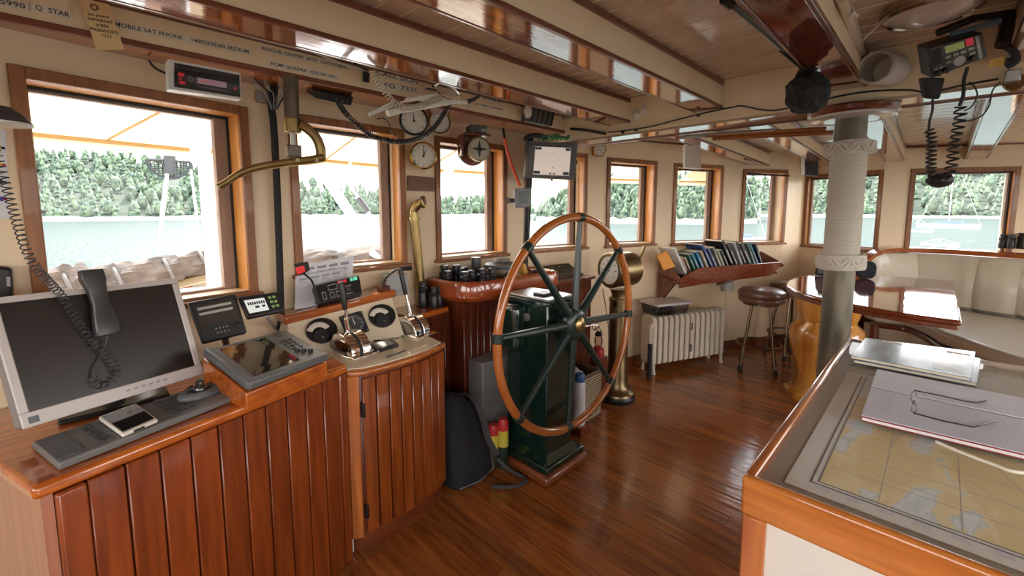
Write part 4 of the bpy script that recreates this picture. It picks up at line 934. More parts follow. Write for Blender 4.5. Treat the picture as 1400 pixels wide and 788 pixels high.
for k in range(3): MB().lathe([(.010, 0), (.009, .012), (0, .013)], 16, pq.M(.76+.055*k, .68+.06*k, .003)).build('knob', black, pl_)
MB().lathe([(.018, 0), (.016, .003), (.010, .003), (.010, .002), (0, .002)], 20, pq.M(.82, .12, .003)).build('direction_pad', dgreyp, pl_)
# ---- two small displays behind
def disp(name, lab, pxs, p0, n, th, **k): q = quadp(pxs, p0, n); return bx_dev(name, lab, 'display', q, th, black, bev=.006, **k), q
p0 = aty(337, 455, 1.93)
da, qa = disp('depth_display', 'black sounder display with two pale text bars beside the monitor', [(256, 414), (322, 402), (338, 455), (277, 470)], p0, (-.1, -.93, .35), .04)
part(da, qa, 'screen', mat('sounder_screen', (.055, .048, .042), .15, coat=.8), (.10, .10, .92, .62, 0, .001)); part(da, qa, 'text_bar', mat('lcd_pale', (.40, .42, .38), .4), (.14, .17, .85, .23, .001, .0015), (.14, .30, .85, .36, .001, .0015))
part(da, qa, 'key', lgreyp, *[(.36+.08*i, .72+.10*j, .39+.08*i, .75+.10*j, 0, .003) for i in range(4) for j in range(2)]); MB().lathe([(.010, 0), (.009, .010), (0, .011)], 16, qa.M(.86, .76, 0)).build('knob', black, da)
MB().tube([qa.p(.5, 1, -.02), atz(312, 482, .86)], .012).build('bracket', black, da)
db, qb = disp('autopilot_display', 'small black display with a lit white screen and green keys', [(325, 406), (380, 399), (391, 425), (338, 436)], p0+V(.03, .0, 0), (-.15, -.90, .42), .03)
part(db, qb, 'screen', mat('lcd_lit', (.62, .66, .64), .4, emit=.25), (.10, .20, .60, .80, 0, .001)); part(db, qb, 'readout', ink, *[(.15+.055*k, .32, .19+.055*k, .45, .001, .0014) for k in range(8)], (.30, .52, .40, .62, .001, .0014), (.47, .52, .55, .62, .001, .0014))
part(db, qb, 'key', mat('green_key', (.18, .30, .08), .5, emit=.15), *[(.70+.11*i, .18+.22*j, .77+.11*i, .29+.22*j, 0, .003) for i in range(2) for j in range(3)])
MB().tube([qb.p(.5, 1, -.02), atz(378, 450, .90), atz(370, 462, .86)], .008).build('bracket', lgreyp, db)
# white reading lamp base under displays
for k, (a, b) in enumerate((((300, 470), (352, 470)), ((352, 468), (392, 440)))):
    pass
# ---- handset on coiled cord
hq = [atp(x, y, mbl, MN)+MN*d for x, y, d in ((120, 380, .03), (124, 392, .03), (130, 412, .022), (136, 432, .022), (141, 450, .026), (143, 462, .026))]
hs_ = thing('telephone_handset', 'dark handset hanging over the top edge of the monitor', 'telephone', hq[-1])
MBh = MB(); secs = [(118, 372, .030, .016), (121, 385, .031, .018), (126, 400, .024, .014), (131, 418, .021, .013), (136, 436, .028, .015), (140, 452, .032, .018), (141, 461, .029, .014)]
ux = (mq.c[1]-mq.c[0]).normalized(); vs = []; fs = []
for x, y, wd_, dp in secs:
    c = atp(x, y, mbl, MN)+MN.normalized()*.026
    for k in range(12): a = 2*pi*k/12; vs.append(c+ux*(wd_*1.0*abs(cos(a))**.6*(1 if cos(a) > 0 else -1))+MN.normalized()*(dp*abs(sin(a))**.6*(1 if sin(a) > 0 else -1)))
for j in range(len(secs)-1):
    for k in range(12): fs.append((j*12+k, j*12+(k+1) % 12, (j+1)*12+(k+1) % 12, (j+1)*12+k))
fs.append(tuple(range(11, -1, -1))); fs.append(tuple(72+k for k in range(12)))
MB().add(vs, fs).build('body', mat('handset_plastic', (.045, .043, .045), .35), hs_, bevel=.003)
cordm = mat('cord_grey', (.05, .05, .055), .4)
def onm(x, y, d=.02): return atp(x, y, mbl, MN)+MN.normalized()*d
cp_ = [aty(-25, 150, 1.75), aty(0, 225, 1.72), aty(22, 300, 1.70), aty(45, 360, 1.66), onm(75, 405, .03), onm(105, 445, .02), onm(135, 480, .015), onm(152, 498, .014), onm(156, 512, .014), onm(147, 525, .014), onm(132, 527, .014), onm(124, 518, .014)]
helix(smooth_path(cp_, 4), .0095, 66, .0017, 5, 10).build('coiled_cord', cordm, hs_)
MB().tube(smooth_path([onm(124, 518, .014), onm(126, 505, .014), onm(136, 485, .014), onm(140, 472, .02), onm(141, 461, .026)], 5), .0022, 6).build('cord_tail', cordm, hs_)
# ---- things on the left wall
lq = aty(0, 150, 1.75)
M = Matrix.Translation(aty(-2, 168, 1.75))
ls = thing('swivel_lamp', 'black oval hood edge of a lamp at the far left', 'lamp', M.translation)
MB().lathe([(.0, .055), (.03, .052), (.06, .03), (.075, .006), (.078, 0)], 30, M @ Matrix.Diagonal((.80, .8, .8, 1)), cap=False).build('hood', dgreyp, ls); MB().lathe([(.078, -.004), (.078, .001), (0, .001)], 30, M @ Matrix.Diagonal((.8, .8, 1, 1))).build('hood_rim', whitep, ls)
MB().tube([M @ V(-.03, 0, .04), M @ V(-.04, .1, .12), M @ V(-.04, .30, .14)], .012).build('arm', dgreyp, ls)
wn = Vector((-(2.10-1.98), .66, 0)); wn = -Vector((-(.12), .66, 0)).normalized()
def onwall(x, y, seg, d=0):
    a, b = FRONT[seg], FRONT[seg+1]; u = Vector((b[0]-a[0], b[1]-a[1], 0)).normalized(); n = Vector((u.y, -u.x, 0)); return atp(x, y, (a[0], a[1], 0), n)+n*d, n, u
def wq(pxs, seg, d): c = [onwall(x, y, seg, d)[0] for x, y in pxs]; return Quad(*c, onwall(0, 0, seg)[1])
q = wq([(-30, 172), (8, 178), (13, 300), (-20, 298)], 1, .002); r = bx_dev('flag_chart', 'white card printed with small coloured pennants on the left wall', 'notice', q, .001, paper, bev=0)
for k, (c1_, c2_) in enumerate((((.02, .02, .1), (.6, .5, .05)), ((.5, .04, .03), (.7, .5, .05)), ((.02, .02, .05), (.02, .02, .05)), ((.3, .02, .02), (.05, .05, .3)))):
    v = .18+.19*k; part(r, q, 'pennant', mat('flag_%d' % k, c2_, .7), (.62, v, .78, v+.05, 0, .0005)); part(r, q, 'pennant', mat('flagb_%d' % k, c1_, .7), (.78, v+.01, .94, v+.04, 0, .0005))
q = wq([(-20, 362), (13, 364), (15, 406), (-18, 408)], 1, .06); r = bx_dev('wall_phone_cradle', 'black wall box at the left edge above the monitor', 'box', q, .06, black, bev=.01); part(r, q, 'button', lgreyp, (.7, .3, .85, .6, 0, .002))
# ---- car radio in a white housing
q = quadp([(240, 84), (326, 101), (328, 132), (238, 119)], (0, 1.965, 0), (0, -1, 0))
rr_ = bx_dev('car_radio', 'white box with a black car radio showing red buttons, above the large left window', 'radio', quadp([(229, 80), (329, 99), (331, 136), (230, 122)], (0, 1.97, 0), (0, -1, 0)), .05, whitep)
q = Quad(*[c_+V(0, -.003, 0) for c_ in quadp([(238, 86), (327, 103), (328, 133), (238, 119)], (0, 1.97, 0), (0, -1, 0)).c], (0, -1, 0))
part(rr_, q, 'faceplate', mat('radio_black', (.012, .01, .012), .2, coat=.6), (0, .0, 1, 1, -.004, .002), bev=.001); part(rr_, q, 'tape_slot', mat('slot_black', (.03, .03, .035), .2), (.02, .06, .98, .22, .002, .012), bev=.003)
redl = mat('red_button', (.62, .03, .05), .4, emit=.1)
part(rr_, q, 'button', redl, (.05, .38, .14, .52, .002, .004), (.06, .58, .10, .66, .002, .004), (.07, .72, .15, .84, .002, .004), (.90, .60, .94, .70, .002, .004))
MB().lathe([(.013, 0), (.012, .007), (0, .008)], 20, q.M(.22, .58, .002)).build('volume_knob', mat('knob_ring', (.14, .13, .13), .25, .6), rr_); part(rr_, q, 'display', mat('radio_lcd', (.22, .14, .16), .3, emit=.25), (.33, .45, .78, .70, .002, .003)); text('lettering', '87.9 FM', .013, q.M(.48, .57, .0035), redl, rr_)
part(rr_, q, 'preset_row', mat('preset', (.10, .09, .10), .3), (.33, .78, .86, .88, .002, .004))
# ---- black conduit and wires by the first pillar
r = thing('cable_conduit', 'thick black cable trunk running down the pillar right of the large window', 'conduit', V(.69, 2.20, 1.0))
def pw(x, y, Y=2.19): return aty(x, y, Y)
MB().tube(smooth_path([pw(377, 108), pw(371, 140), pw(374, 170), pw(378, 240), pw(381, 320), pw(384, 420), pw(384, 470)], 5), .015, 12).build('trunk', blackm, r)
for k in range(6): MB().tube(smooth_path([pw(372+k*1.2, 150, 2.17), pw(364+k*5, 130, 2.16), pw(352+k*9, 116+(k % 3)*4, 2.15), pw(335+k*13, 104+k*3, 2.12)], 5), .003, 6).build('wire', black if k % 2 else lgreyp, r)
MB().tube(smooth_path([pw(203, 82, 2.12), pw(212, 93, 2.12), pw(226, 100, 2.10)], 5), .004, 6).build('wire', black, r)
q = wq([(348, 124), (368, 128), (366, 143), (349, 140)], 3, .03); bx_dev('wall_plate', 'small square grey box on the wall at the top of the black conduit', 'junction box', q, .03, lgreyp)
# ---- brass crank lever on its pipe
cr_ = thing('whistle_lever', 'brass arched crank lever hanging from a dark pipe above the second window', 'lever', aty(398, 110, 1.93))
LY = 1.93
MB().cyl(aty(397, 104, LY), aty(399, 166, LY), .029).build('pipe', mat('dark_bronze', (.16, .13, .10), .4, .8), cr_); MB().cyl(aty(399, 162, LY), aty(400, 182, LY), .033).build('collar', brass, cr_, bevel=.004)
MB().cyl(aty(400, 182, LY), aty(401, 202, LY), .010).build('rod', steel, cr_); c = aty(401, 207, LY); MB().b2((c.x-.028, c.y-.02, c.z-.025), (c.x+.028, c.y+.02, c.z+.025)).build('gland', mat('dark_bronze', (0, 0, 0)), cr_, bevel=.006)
arch = smooth_path([aty(x, y, LY-.02) for x, y in ((408, 170), (420, 176), (432, 188), (438, 203), (439, 218))], 5); MB().tube(arch, .02, 10, rs=[.02]*len(arch)).build('arch', brass, cr_)
lev = smooth_path([aty(x, y, LY-.03) for x, y in ((442, 216), (425, 219), (400, 222), (370, 226), (345, 231), (325, 239), (310, 249), (298, 256))], 5); MB().tube(lev, .014, 10, rs=[.019-.008*i/len(lev) for i in range(len(lev))]).build('handle', brass, cr_)
for x in (407, 433): MB().cyl(aty(x, 219, LY-.055), aty(x, 219, LY), .008).build('pivot', obrass, cr_)
# ---- voice pipe
vp = thing('voice_pipe', 'upright brass speaking tube with bent bell mouth between second and third windows', 'pipe', atz(575, 408, .905))
vb = aty(575, 400, 2.20); vt = aty(566, 300, 2.20); vp['_o'] = (vb.x, vb.y, .905); vp.location = (vb.x, vb.y, .905)
path = smooth_path([(vb.x, vb.y, .905), (vb.x-.005, vb.y, 1.1), (vt.x, vt.y, vt.z), (vt.x, vt.y, vt.z+.05), (vt.x+.015, vt.y-.02, vt.z+.085), (vt.x+.04, vt.y-.045, vt.z+.10)], 6)
MB().tube(path, .03, 18, rs=[.026]*(len(path)-3)+[.029, .034, .039]).build('tube', brass, vp)
MB().cyl(path[-1]-V(.01, -.01, 0), path[-1]+V(.004, -.005, .0005), .034).build('mouth', mat('dark_mouth', (.10, .06, .03), .6), vp)
MB().cyl((vt.x, vt.y, vt.z-.005), (vt.x, vt.y, vt.z+.012), .034).build('collar', brass, vp)
# ---- clocks and round instruments
def dial(name, lab, cat, px, py, Y, R, dep, n, casem, ticks=12, hands=((0, .6), (35, .8)), group=None, facem=dialf, extra=0):
    c = aty(px, py, Y); n = Vector(n).normalized(); M = frame(c, Vector((-n.y, n.x, 0)) if True else 0, n)
    r = thing(name, lab, cat, c, group)
    MB().lathe([(R*.86, -dep), (R*.9, -dep*.5), (R*.92, -.01), (R*1.0, -.006), (R*1.0, .004), (R*.90, .010), (R*.86, .004)], 40, M, cap='low').build('case', casem, r)
    MB().lathe([(R*.88, .0), (0, .0005)], 36, M, cap=False).build('face', facem, r)
    t = MB()
    for k in range(ticks):
        a = 2*pi*k/ticks; dx = .028; t.add([(R*ri*cos(a+s*dx), R*ri*sin(a+s*dx), .0015) for ri, s in ((.66, -1), (.78, -1), (.78, 1), (.66, 1))], [(0, 1, 2, 3)], M)
    if extra:
        for k in range(60): a = 2*pi*k/60; t.add([(R*ri*cos(a+s*.01), R*ri*sin(a+s*.01), .0015) for ri, s in ((.80, -1), (.84, -1), (.84, 1), (.80, 1))], [(0, 1, 2, 3)], M)
    t.build('tick', ink, r); h = MB()
    for deg, L_ in hands: a = rad(90-deg); p_ = Vector((-sin(a), cos(a), 0)); d = Vector((cos(a), sin(a), 0)); h.add([d*(-R*.12)+p_*R*.04+V(0, 0, .003), d*(-R*.12)-p_*R*.04+V(0, 0, .003), d*R*L_-p_*R*.015+V(0, 0, .003), d*R*L_+p_*R*.015+V(0, 0, .003)], [(0, 1, 2, 3)], M)
    h.lathe([(R*.08, .002), (R*.06, .005), (0, .005)], 12, M); h.build('hand', ink, r)
    return r
gold = mat('polished_brass', (.80, .56, .20), .16, 1)
dn = (-.35, -.93, 0)
dial('ship_clock', 'brass ship clock reading about one between the second and third windows', 'clock', 579, 213, 2.14, .078, .08, dn, gold, hands=((2, .72), (30, .45)), extra=1)
dial('pressure_gauge', 'black cased round gauge tucked behind the white lamp arm', 'gauge', 566, 165, 2.05, .078, .06, dn, black, ticks=10, hands=((-5, .7),), extra=1)
dial('barometer', 'thin brass rimmed round barometer above the third window, left of the hooded compass', 'barometer', 601, 167, 2.16, .068, .03, dn, obrass, ticks=8, hands=((130, .3),))
dial('brass_barometer', 'small polished brass barometer above the gap between fourth and fifth windows', 'barometer', 820, 205, 2.06, .058, .075, (-.62, -.78, 0), gold, ticks=12, hands=((90, .3),))
# hooded compass on a wooden bracket
hc_ = thing('hooded_compass', 'round compass repeater in brass case on a red wooden bracket above the third window', 'compass', aty(650, 180, 2.12))
c = aty(655, 204, 2.06); n_ = Vector((-.35, -.93, 0)).normalized(); M = frame(c, Vector((.93, -.35, 0)), n_)
MB().lathe([(.088, -.10), (.095, -.09), (.095, -.075), (.0, -.075)], 40, M @ Matrix.Translation((-.018, .0, 0))).build('back_board', dark_mahogz, hc_)
MB().lathe([(.070, -.075), (.072, -.02), (.076, 0), (.074, .008), (.066, .01)], 36, M, cap='low').build('case', obrass, hc_); MB().lathe([(.066, .004), (0, .005)], 32, M, cap=False).build('face', mat('compass_card', (.42, .38, .30), .4), hc_)
t = MB()
for k in range(4): a = k*pi/2; t.add([(0, 0, .007), (.014*cos(a+.8), .014*sin(a+.8), .007), (.055*cos(a), .055*sin(a), .007), (.014*cos(a-.8), .014*sin(a-.8), .007)], [(0, 1, 2, 3)], M)
t.build('compass_rose', ink, hc_)
MB().b2((-.10, .080, -.11), (.075, .092, .02), M).build('hood_board', dark_mahog, hc_, bevel=.004); MB().b2((-.105, -.04, -.115), (-.09, .08, -.02), M).build('side_board', dark_mahogz, hc_, bevel=.004)
MB().b2((-.055, .093, -.09), (.055, .145, -.0), M).build('junction_cover', mat('olive_box', (.08, .08, .07), .5), hc_, bevel=.006)
for k in range(2): MB().lathe([(.010, 0), (.010, .003), (.006, .003)], 12, M @ Matrix.Translation((.022+.018*k, .115, .0))).build('screw', lgreyp, hc_)
# wooden plate between the windows
q = wq([(556, 240), (593, 243), (593, 262), (556, 261)], 5, .015); o = MB(); q.box(o, 0, 0, 1, 1, -.012, 0); o = o.build('wall_block', wood('block_wood', (.26, .13, .09), (.18, .085, .06), 'x', .5, .2), bevel=.002); tag(o, 'dull brown wooden plate on the pillar under the brass clock', 'plate')
# ---- white articulated lamp arms with pale coil
la = thing('folding_lamp', 'white folding lamp arms bunched under the lettered header', 'lamp', aty(600, 112, 1.95)); wpm = mat('enamel_white', (.80, .76, .68), .3)
ly = 1.90
for a, b, rr2 in (((505, 158), (556, 137), .005), ((556, 137), (604, 128), .011), ((530, 155), (556, 148), .016), ((553, 150), (625, 138), .014), ((572, 135), (640, 140), .011), ((505, 156), (540, 138), .006)): MB().cyl(aty(*a, ly), aty(*b, ly), rr2).build('arm', wpm, la)
c = aty(618, 120, ly); MB().lathe([(.028, 0), (.032, .02), (.03, .09), (.02, .10)], 20, frame(c, (1, 0, 0), (.1, .0, 1))).build('lamp_bracket', obrass, la, bevel=.003)
MB().tube(smooth_path([aty(x, y, ly-.03) for x, y in ((592, 118), (604, 112), (616, 118), (628, 131), (612, 134), (600, 126))], 5), .008, 8).build('shade_edge', chrome, la)
MB().b2(aty(586, 118, ly-.02)-V(.012, .01, .012), aty(595, 126, ly-.02)+V(.012, .02, .012)).build('joint', black, la, bevel=.003); MB().tube([aty(638, 140, ly), aty(648, 136, ly), aty(656, 131, ly)], .009, 8, rs=[.014, .010, .006]).build('joint', dgreyp, la)
helix(smooth_path([aty(x, y, ly-.02) for x, y in ((508, 96), (518, 112), (528, 128), (540, 141), (555, 148), (575, 145), (595, 136), (612, 130), (630, 133))], 5), .013, 40, .0035, 6, 12).build('coil_lead', mat('pale_coil', (.60, .54, .44), .5), la)
MB().tube(smooth_path([aty(x, y, 1.985) for x, y in ((395, 57), (430, 72), (470, 88), (505, 98))], 4), .004, 6).build('lead', whitep, la); MB().tube([aty(484, 86, 1.97), aty(505, 98, 1.96)], .006, 6).build('lead', black, la)
q = Quad(*[aty(x, y, 2.0) for x, y in ((497, 95), (506, 97), (505, 113), (497, 111))], (0, -1, 0)); bx_dev('rocker_switch', 'small black switch block on the header left of the call sign', 'switch', q, .012, black, bev=.002)
# ---- VHF unit and its black coiled cord
r = thing('radio_bracket', 'black radio set tucked under the header by the second window', 'radio', aty(455, 135, 2.1)); q = Quad(*[aty(x, y, 2.08) for x, y in ((428, 122), (484, 133), (480, 145), (430, 134))], (0, -1, -.5)); s = MB(); q.box(s, 0, 0, 1, 1, -.10, 0); s.build('housing', black, r, bevel=.004)
for k in range(3): MB().lathe([(.008, 0), (.007, .01), (0, .011)], 12, q.M(.55+.15*k, .6, 0)).build('knob', dgreyp, r)
cpth = smooth_path([aty(x, y, Y) for x, y, Y in ((462, 139, 2.05), (472, 154, 1.98), (486, 168, 1.95), (506, 184, 1.92), (528, 192, 1.90), (552, 194, 1.90), (575, 188, 1.90), (592, 176, 1.90), (604, 160, 1.90), (610, 150, 1.90))], 5)
helix(cpth, .0105, 75, .003, 5, 10).build('coiled_cord', black, r); MB().tube([cpth[-1], aty(613, 146, 1.9), aty(620, 140, 1.9)], .004, 6).build('cord_tail', black, r)
MB().tube(smooth_path([aty(x, y, 2.15) for x, y in ((516, 163), (524, 162), (531, 168), (536, 180), (545, 190), (562, 191))], 5), .003, 6).build('thin_lead', black, r)
# ---- labels typed on tape along the header
tape = mat('label_tape', (.72, .66, .58), .5); li = mat('label_ink', (.06, .055, .06), .6)
def label(s_, x0, y0, x1, y1, hgt, lab, size, lines=1):
    a = aty(x0, y0, 2.016); b = aty(x1, y1, 2.016); mid = (a+b)/2; L_ = (b-a).length; ang = math.atan2(b.z-a.z, b.x-a.x)
    M = frame(mid, (cos(ang), 0, sin(ang)), (0, -1, 0)); r = thing('label_strip', lab, 'label', mid, 'typed labels on the header')
    MB().b2((-L_/2-.008, -hgt/2, 0), (L_/2+.008, hgt/2, .0006), M).build('tape', tape, r)
    cu = bpy.data.curves.new('t', 'FONT'); cu.body = s_; cu.size = size; t_o = bpy.data.objects.new('t', cu); COL.objects.link(t_o); bpy.context.view_layer.update(); w_ = t_o.dimensions.x; bpy.data.objects.remove(t_o)
    text('lettering', s_, size, M @ Matrix.Translation((0, 0, .0008)), li, r, sx=L_/max(w_, .01), bold=.0003)['kind'] = 'stuff'
label('15990', -8, 0, 33, 9, .022, 'typed label at the left end of the header ending in 990', .021)
label('Q  STAR', 48, 10, 95, 21, .022, 'typed label reading Q STAR', .021)
label('MOBILE SAT PHONE    14802635385 IRIDIUM', 157, 33, 340, 71, .020, 'typed label reading MOBILE SAT PHONE on the header', .019)
label('RESCUE CENTER  #727  1250 9128693', 358, 66, 475, 93, .020, 'typed label reading RESCUE CENTER on the header', .018)
label('RCMP QUADRA  1250 285 3631', 371, 87, 460, 106, .020, 'typed label reading RCMP QUADRA, below the rescue label', .018)
label('CALL SIGN', 515, 99, 571, 113, .030, 'larger typed label reading CALL SIGN', .031)
label('CFG  7321', 517, 115, 570, 124, .030, 'larger typed label with the call sign letters and numbers below', .031)
label('SAT PHONE INM', 661, 134, 685, 140, .014, 'small typed label at the right end of the header, upper', .012)
label('SAT SET 7 IRIDIUM', 650, 142, 687, 150, .014, 'small typed label at the right end of the header, lower', .012)
# manila tag
tq = Quad(*[aty(x, y, 1.985) for x, y in ((108, -4), (149, 6), (170, 68), (132, 68))], (0, -1, 0)); r = bx_dev('paper_tag', 'manila paper tag with handwriting hanging over the header', 'tag', tq, .0012, mat('manila', (.74, .52, .27), .7), bev=0)
MB().torus((0, 0, .001), .008, .0028, tq.M(.42, .14, .001), 20, 6).build('eyelet', mat('eyelet', (.22, .13, .07), .6), r)
for k, t_ in enumerate(('Sat phone', 'INMARSAT', '# RF6', 'PASSWORD', '7373')): text('handwriting', t_, .0135, tq.M(.47+.01*k, .30+.105*k, .001) @ Matrix.Rotation(rad(4), 4, 'Z'), ink, r, sx=.95)
# ---- on the cap shelf: papers, radio panel, gooseneck microphones
pp0 = aty(440, 410, 2.14)
for pxs, dy, lab, mm in (([(412, 362), (484, 350), (479, 415), (402, 421)], .03, 'taller printed sheet standing against the second window', paper), ([(404, 378), (470, 366), (474, 410), (403, 424)], 0, 'grey sheets in front of the taller printed sheet', mat('paper_grey', (.56, .56, .60), .8))):
    q = quadp(pxs, pp0+V(0, dy, 0), (-.15, -.95, .25)); r = bx_dev('paper_sheet', lab, 'paper', q, .002, mm, bev=0)
    u = []
    for k in range(4): u.append((.08+.22*k, .10, .25+.22*k, .16, 0, .0004)); u.append((.08+.22*k, .20, .22+.22*k, .215, 0, .0004)); u.append((.08+.22*k, .24, .25+.22*k, .255, 0, .0004))
    for k in range(9): u.append((.08, .34+.06*k, .30, .35+.06*k, 0, .0004))
    o = part(r, q, 'printed_line', mat('print_grey', (.30, .30, .36), .8), *u); o['kind'] = 'stuff'
q = quadp([(428, 391), (491, 376), (496, 402), (436, 416)], aty(496, 402, 2.03), (-.2, -.88, .42))
r = bx_dev('alarm_panel', 'black switch panel with red and green lights on the cap shelf', 'switch panel', q, .06, black, bev=.006)
part(r, q, 'outlined_key', lgreyp, *[e for (a, b, c, d) in ((.12, .45, .20, .85), (.28, .15, .48, .45), (.28, .55, .38, .85), (.42, .55, .52, .85)) for e in ((a, b, c, b+.04, 0, .001), (a, d-.04, c, d, 0, .001), (a, b, a+.012, d, 0, .001), (c-.012, b, c, d, 0, .001))], (.62, .40, .78, .43, 0, .001), (.62, .80, .78, .83, 0, .001))['kind'] = 'stuff'
part(r, q, 'red_light', redl, (.50, .06, .60, .22, 0, .002), (.62, .06, .70, .22, 0, .002)); part(r, q, 'green_light', mat('green_light', (.10, .45, .30), .4, emit=.5), (.78, .06, .84, .22, 0, .002), (.86, .06, .94, .22, 0, .002))
MB().lathe([(.012, 0), (.011, .008), (0, .009)], 16, q.M(.70, .6, 0)).build('dial_knob', dgreyp, r)
r = thing('gooseneck_lamp', 'small gooseneck lamp with a red square lens left of the alarm panel', 'lamp', aty(430, 414, 2.0))
MB().tube(smooth_path([aty(x, y, 2.0) for x, y in ((432, 416), (432, 400), (426, 384), (416, 374))], 5), .005, 8).build('neck', black, r)
q = quadp([(401, 361), (416, 359), (419, 372), (407, 378)], aty(410, 368, 1.99), (-.8, -.6, -.1)); s = MB(); q.box(s, 0, 0, 1, 1, -.03, 0); s.build('head', black, r, bevel=.003); part(r, q, 'lens', mat('red_lens', (.55, .03, .03), .3, emit=.2), (.1, .3, .9, .9, 0, .003))
r = thing('gooseneck_microphone', 'black gooseneck microphone reaching over the far throttle', 'microphone', aty(524, 392, 2.1))
MB().tube(smooth_path([aty(x, y, Y) for x, y, Y in ((523, 396, 2.12), (527, 382, 2.11), (537, 372, 2.08), (550, 367, 2.05), (557, 366, 2.04))], 5), .005, 8).build('neck', black, r); MB().tube([aty(548, 368, 2.04), aty(562, 367, 2.04)], .012, 10).build('head', blackm, r); MB().b2(aty(524, 392, 2.12)-V(.03, .02, .02), aty(524, 392, 2.12)+V(.03, .02, .005)).build('base', dark_mahog, r, bevel=.004)
q = wq([(529, 376), (556, 374), (561, 405), (529, 404)], 5, .06); r = bx_dev('junction_box', 'grey metal junction box on the wall below the second window', 'junction box', quadp([(530, 377), (557, 374), (560, 403), (530, 406)], aty(550, 390, 2.10), (-.1, -1, 0)), .08, mat('box_grey', (.36, .36, .36), .5)); MB().lathe([(.006, 0), (0, .002)], 10, frame(aty(552, 390, 2.099), (1, 0, 0), (0, -1, 0))).build('screw', steel, r)
# fuse on the low shelf
a, b = atz(546, 414, .91), atz(557, 409, .91); r = thing('glass_fuse', 'small white fuse tube lying on the low shelf', 'fuse', a); MB().cyl(a, b, .006).build('tube', whitep, r); MB().cyl(a-(b-a)*.15, a+(b-a)*.15, .009).build('end_cap', whitep, r); MB().cyl(b-(b-a)*.15, b+(b-a)*.15, .009).build('end_cap', whitep, r)
# ---- clutter on the curved console
q = flat([(504, 471), (534, 463), (545, 470), (516, 479)], .834); r = bx_dev('card_wallet', 'black open card wallet on the curved console between the throttles', 'wallet', q, .0125, black, bev=.002); part(r, q, 'card', mat('card_grey', (.32, .33, .30), .4), (.12, .12, .85, .80, 0, .001))
o = MB().tube([atz(528, 489, .823), atz(555, 479, .823)], .0025, 8).build('pen', dgreyp); tag(o, 'thin dark pen lying near the edge of the curved console', 'pen')
o = MB().tube([atz(498, 470, .826), atz(505, 466, .826), atz(525, 466, .827)], .004, 8, closed=False).build('pen', black); tag(o, 'short black pen lying behind the card wallet', 'pen')
r = thing('key_bunch', 'bunch of keys with green tag beside the far throttle', 'keys', atz(545, 459, .8205))
for k in range(6):
    c = atz(536+k*3.4, 462-(k % 3)*3, .824+.002*(k % 3)); a = k*1.1; d = V(cos(a), sin(a), 0); s = MB(); s.tube([c, c+d*.03], .003, 5); s.lathe([(.010, 0), (.010, .003)], 10, Matrix.Translation(c-V(0, 0, .0015))); s.build('key', steel if k % 2 else mat('green_tag', (.06, .16, .11), .5), r)
for (x, y), l in (((511, 461), 'flat dark coin shaped cap left of the keys, upper'), ((507, 466), 'flat dark coin shaped cap left of the keys, lower')): c = atz(x, y, .8208); o = MB().lathe([(.017, 0), (.017, .004), (0, .006)], 16, Matrix.Translation(c)).build('lens_cap', obrass); tag(o, l, 'cap')
# ---- binoculars and gear round the tray
def binocs(x, y, z, s_, rot, lab, name='binoculars', group='binoculars around the room', mm=None, tilt=0):
    r = thing(name, lab, 'binoculars', (0, 0, 0), group); mm = mm or black
    for d in (-1, 1):
        MB().lathe([(.030, 0), (.032, .008), (.032, .045), (.029, .06), (.027, .085), (.030, .09), (.030, .112), (.022, .118), (.021, .128), (.024, .13), (.024, .145), (.018, .147)], 18, Matrix.Translation((d*.034, 0, 0))).build('barrel', mm, r)
        MB().lathe([(.0205, .001), (0, .0)], 14, Matrix.Translation((d*.034, 0, -.001))).build('lens', mat('coated_lens', (.03, .03, .06), .05, coat=1), r)
    MB().b2((-.035, -.012, .055), (.035, .012, .11)).build('bridge', mm, r, bevel=.006); MB().cyl((0, 0, .06), (0, 0, .13), .011).build('focus_wheel', blackm, r)
    r.location = (x, y, z); r.rotation_euler = (tilt, 0, rot); r.scale = (s_,)*3; return r
binocs(1.50, 2.09, .903, .82, .4, 'black binoculars standing on the low shelf in front of the tray')
binocs(1.47, 2.18, .903, 1.0, .9, 'black binoculars behind another pair on the low shelf by the brass tube')
tz = .968
def intray(px, py, zz=1.06): p = atz(px, py, zz); return p
for (x, y, s_, rot, l) in ((1.88, 2.16, .9, .9, 'black binoculars at the back of the tray behind the spotlight'), (1.66, 2.16, 1.1, -.5, 'black binoculars leaning by the window trim at the rear of the tray'), (1.67, 2.0, .95, .2, 'black binoculars upright in the left end of the tray'), (1.79, 1.965, 1.0, -.3, 'largest black binoculars in the middle left of the tray'), (1.60, 2.12, .95, 1.1, 'black binoculars at the back left corner of the tray'), (1.73, 2.13, .98, .6, 'black binoculars half hidden at the back of the tray below the window')): binocs(x, y, tz, s_, rot, l)
r = thing('flashlight', 'grey capped spotlight standing behind the binoculars in the tray', 'flashlight', (1.80, 2.08, tz)); MB().lathe([(.018, 0), (.018, .12), (.03, .14), (.032, .20), (.03, .205), (0, .205)], 20, Matrix.Translation((1.80, 2.08, tz))).build('body', dgreyp, r)
r = thing('clear_canister', 'wide clear canister with a dark lid and red label in the tray', 'canister', (1.99, 2.05, tz))
MC = Matrix.Translation((2.0, 2.05, tz)); MB().lathe([(.10, .0), (.11, .01), (.112, .12), (.11, .13)], 36, MC, cap=False).build('wall', glassy('canister_clear', (.72, .72, .74), rough=.05), r); MB().lathe([(.105, .004), (0, .004)], 30, MC, cap=False).build('bottom', dgreyp, r)
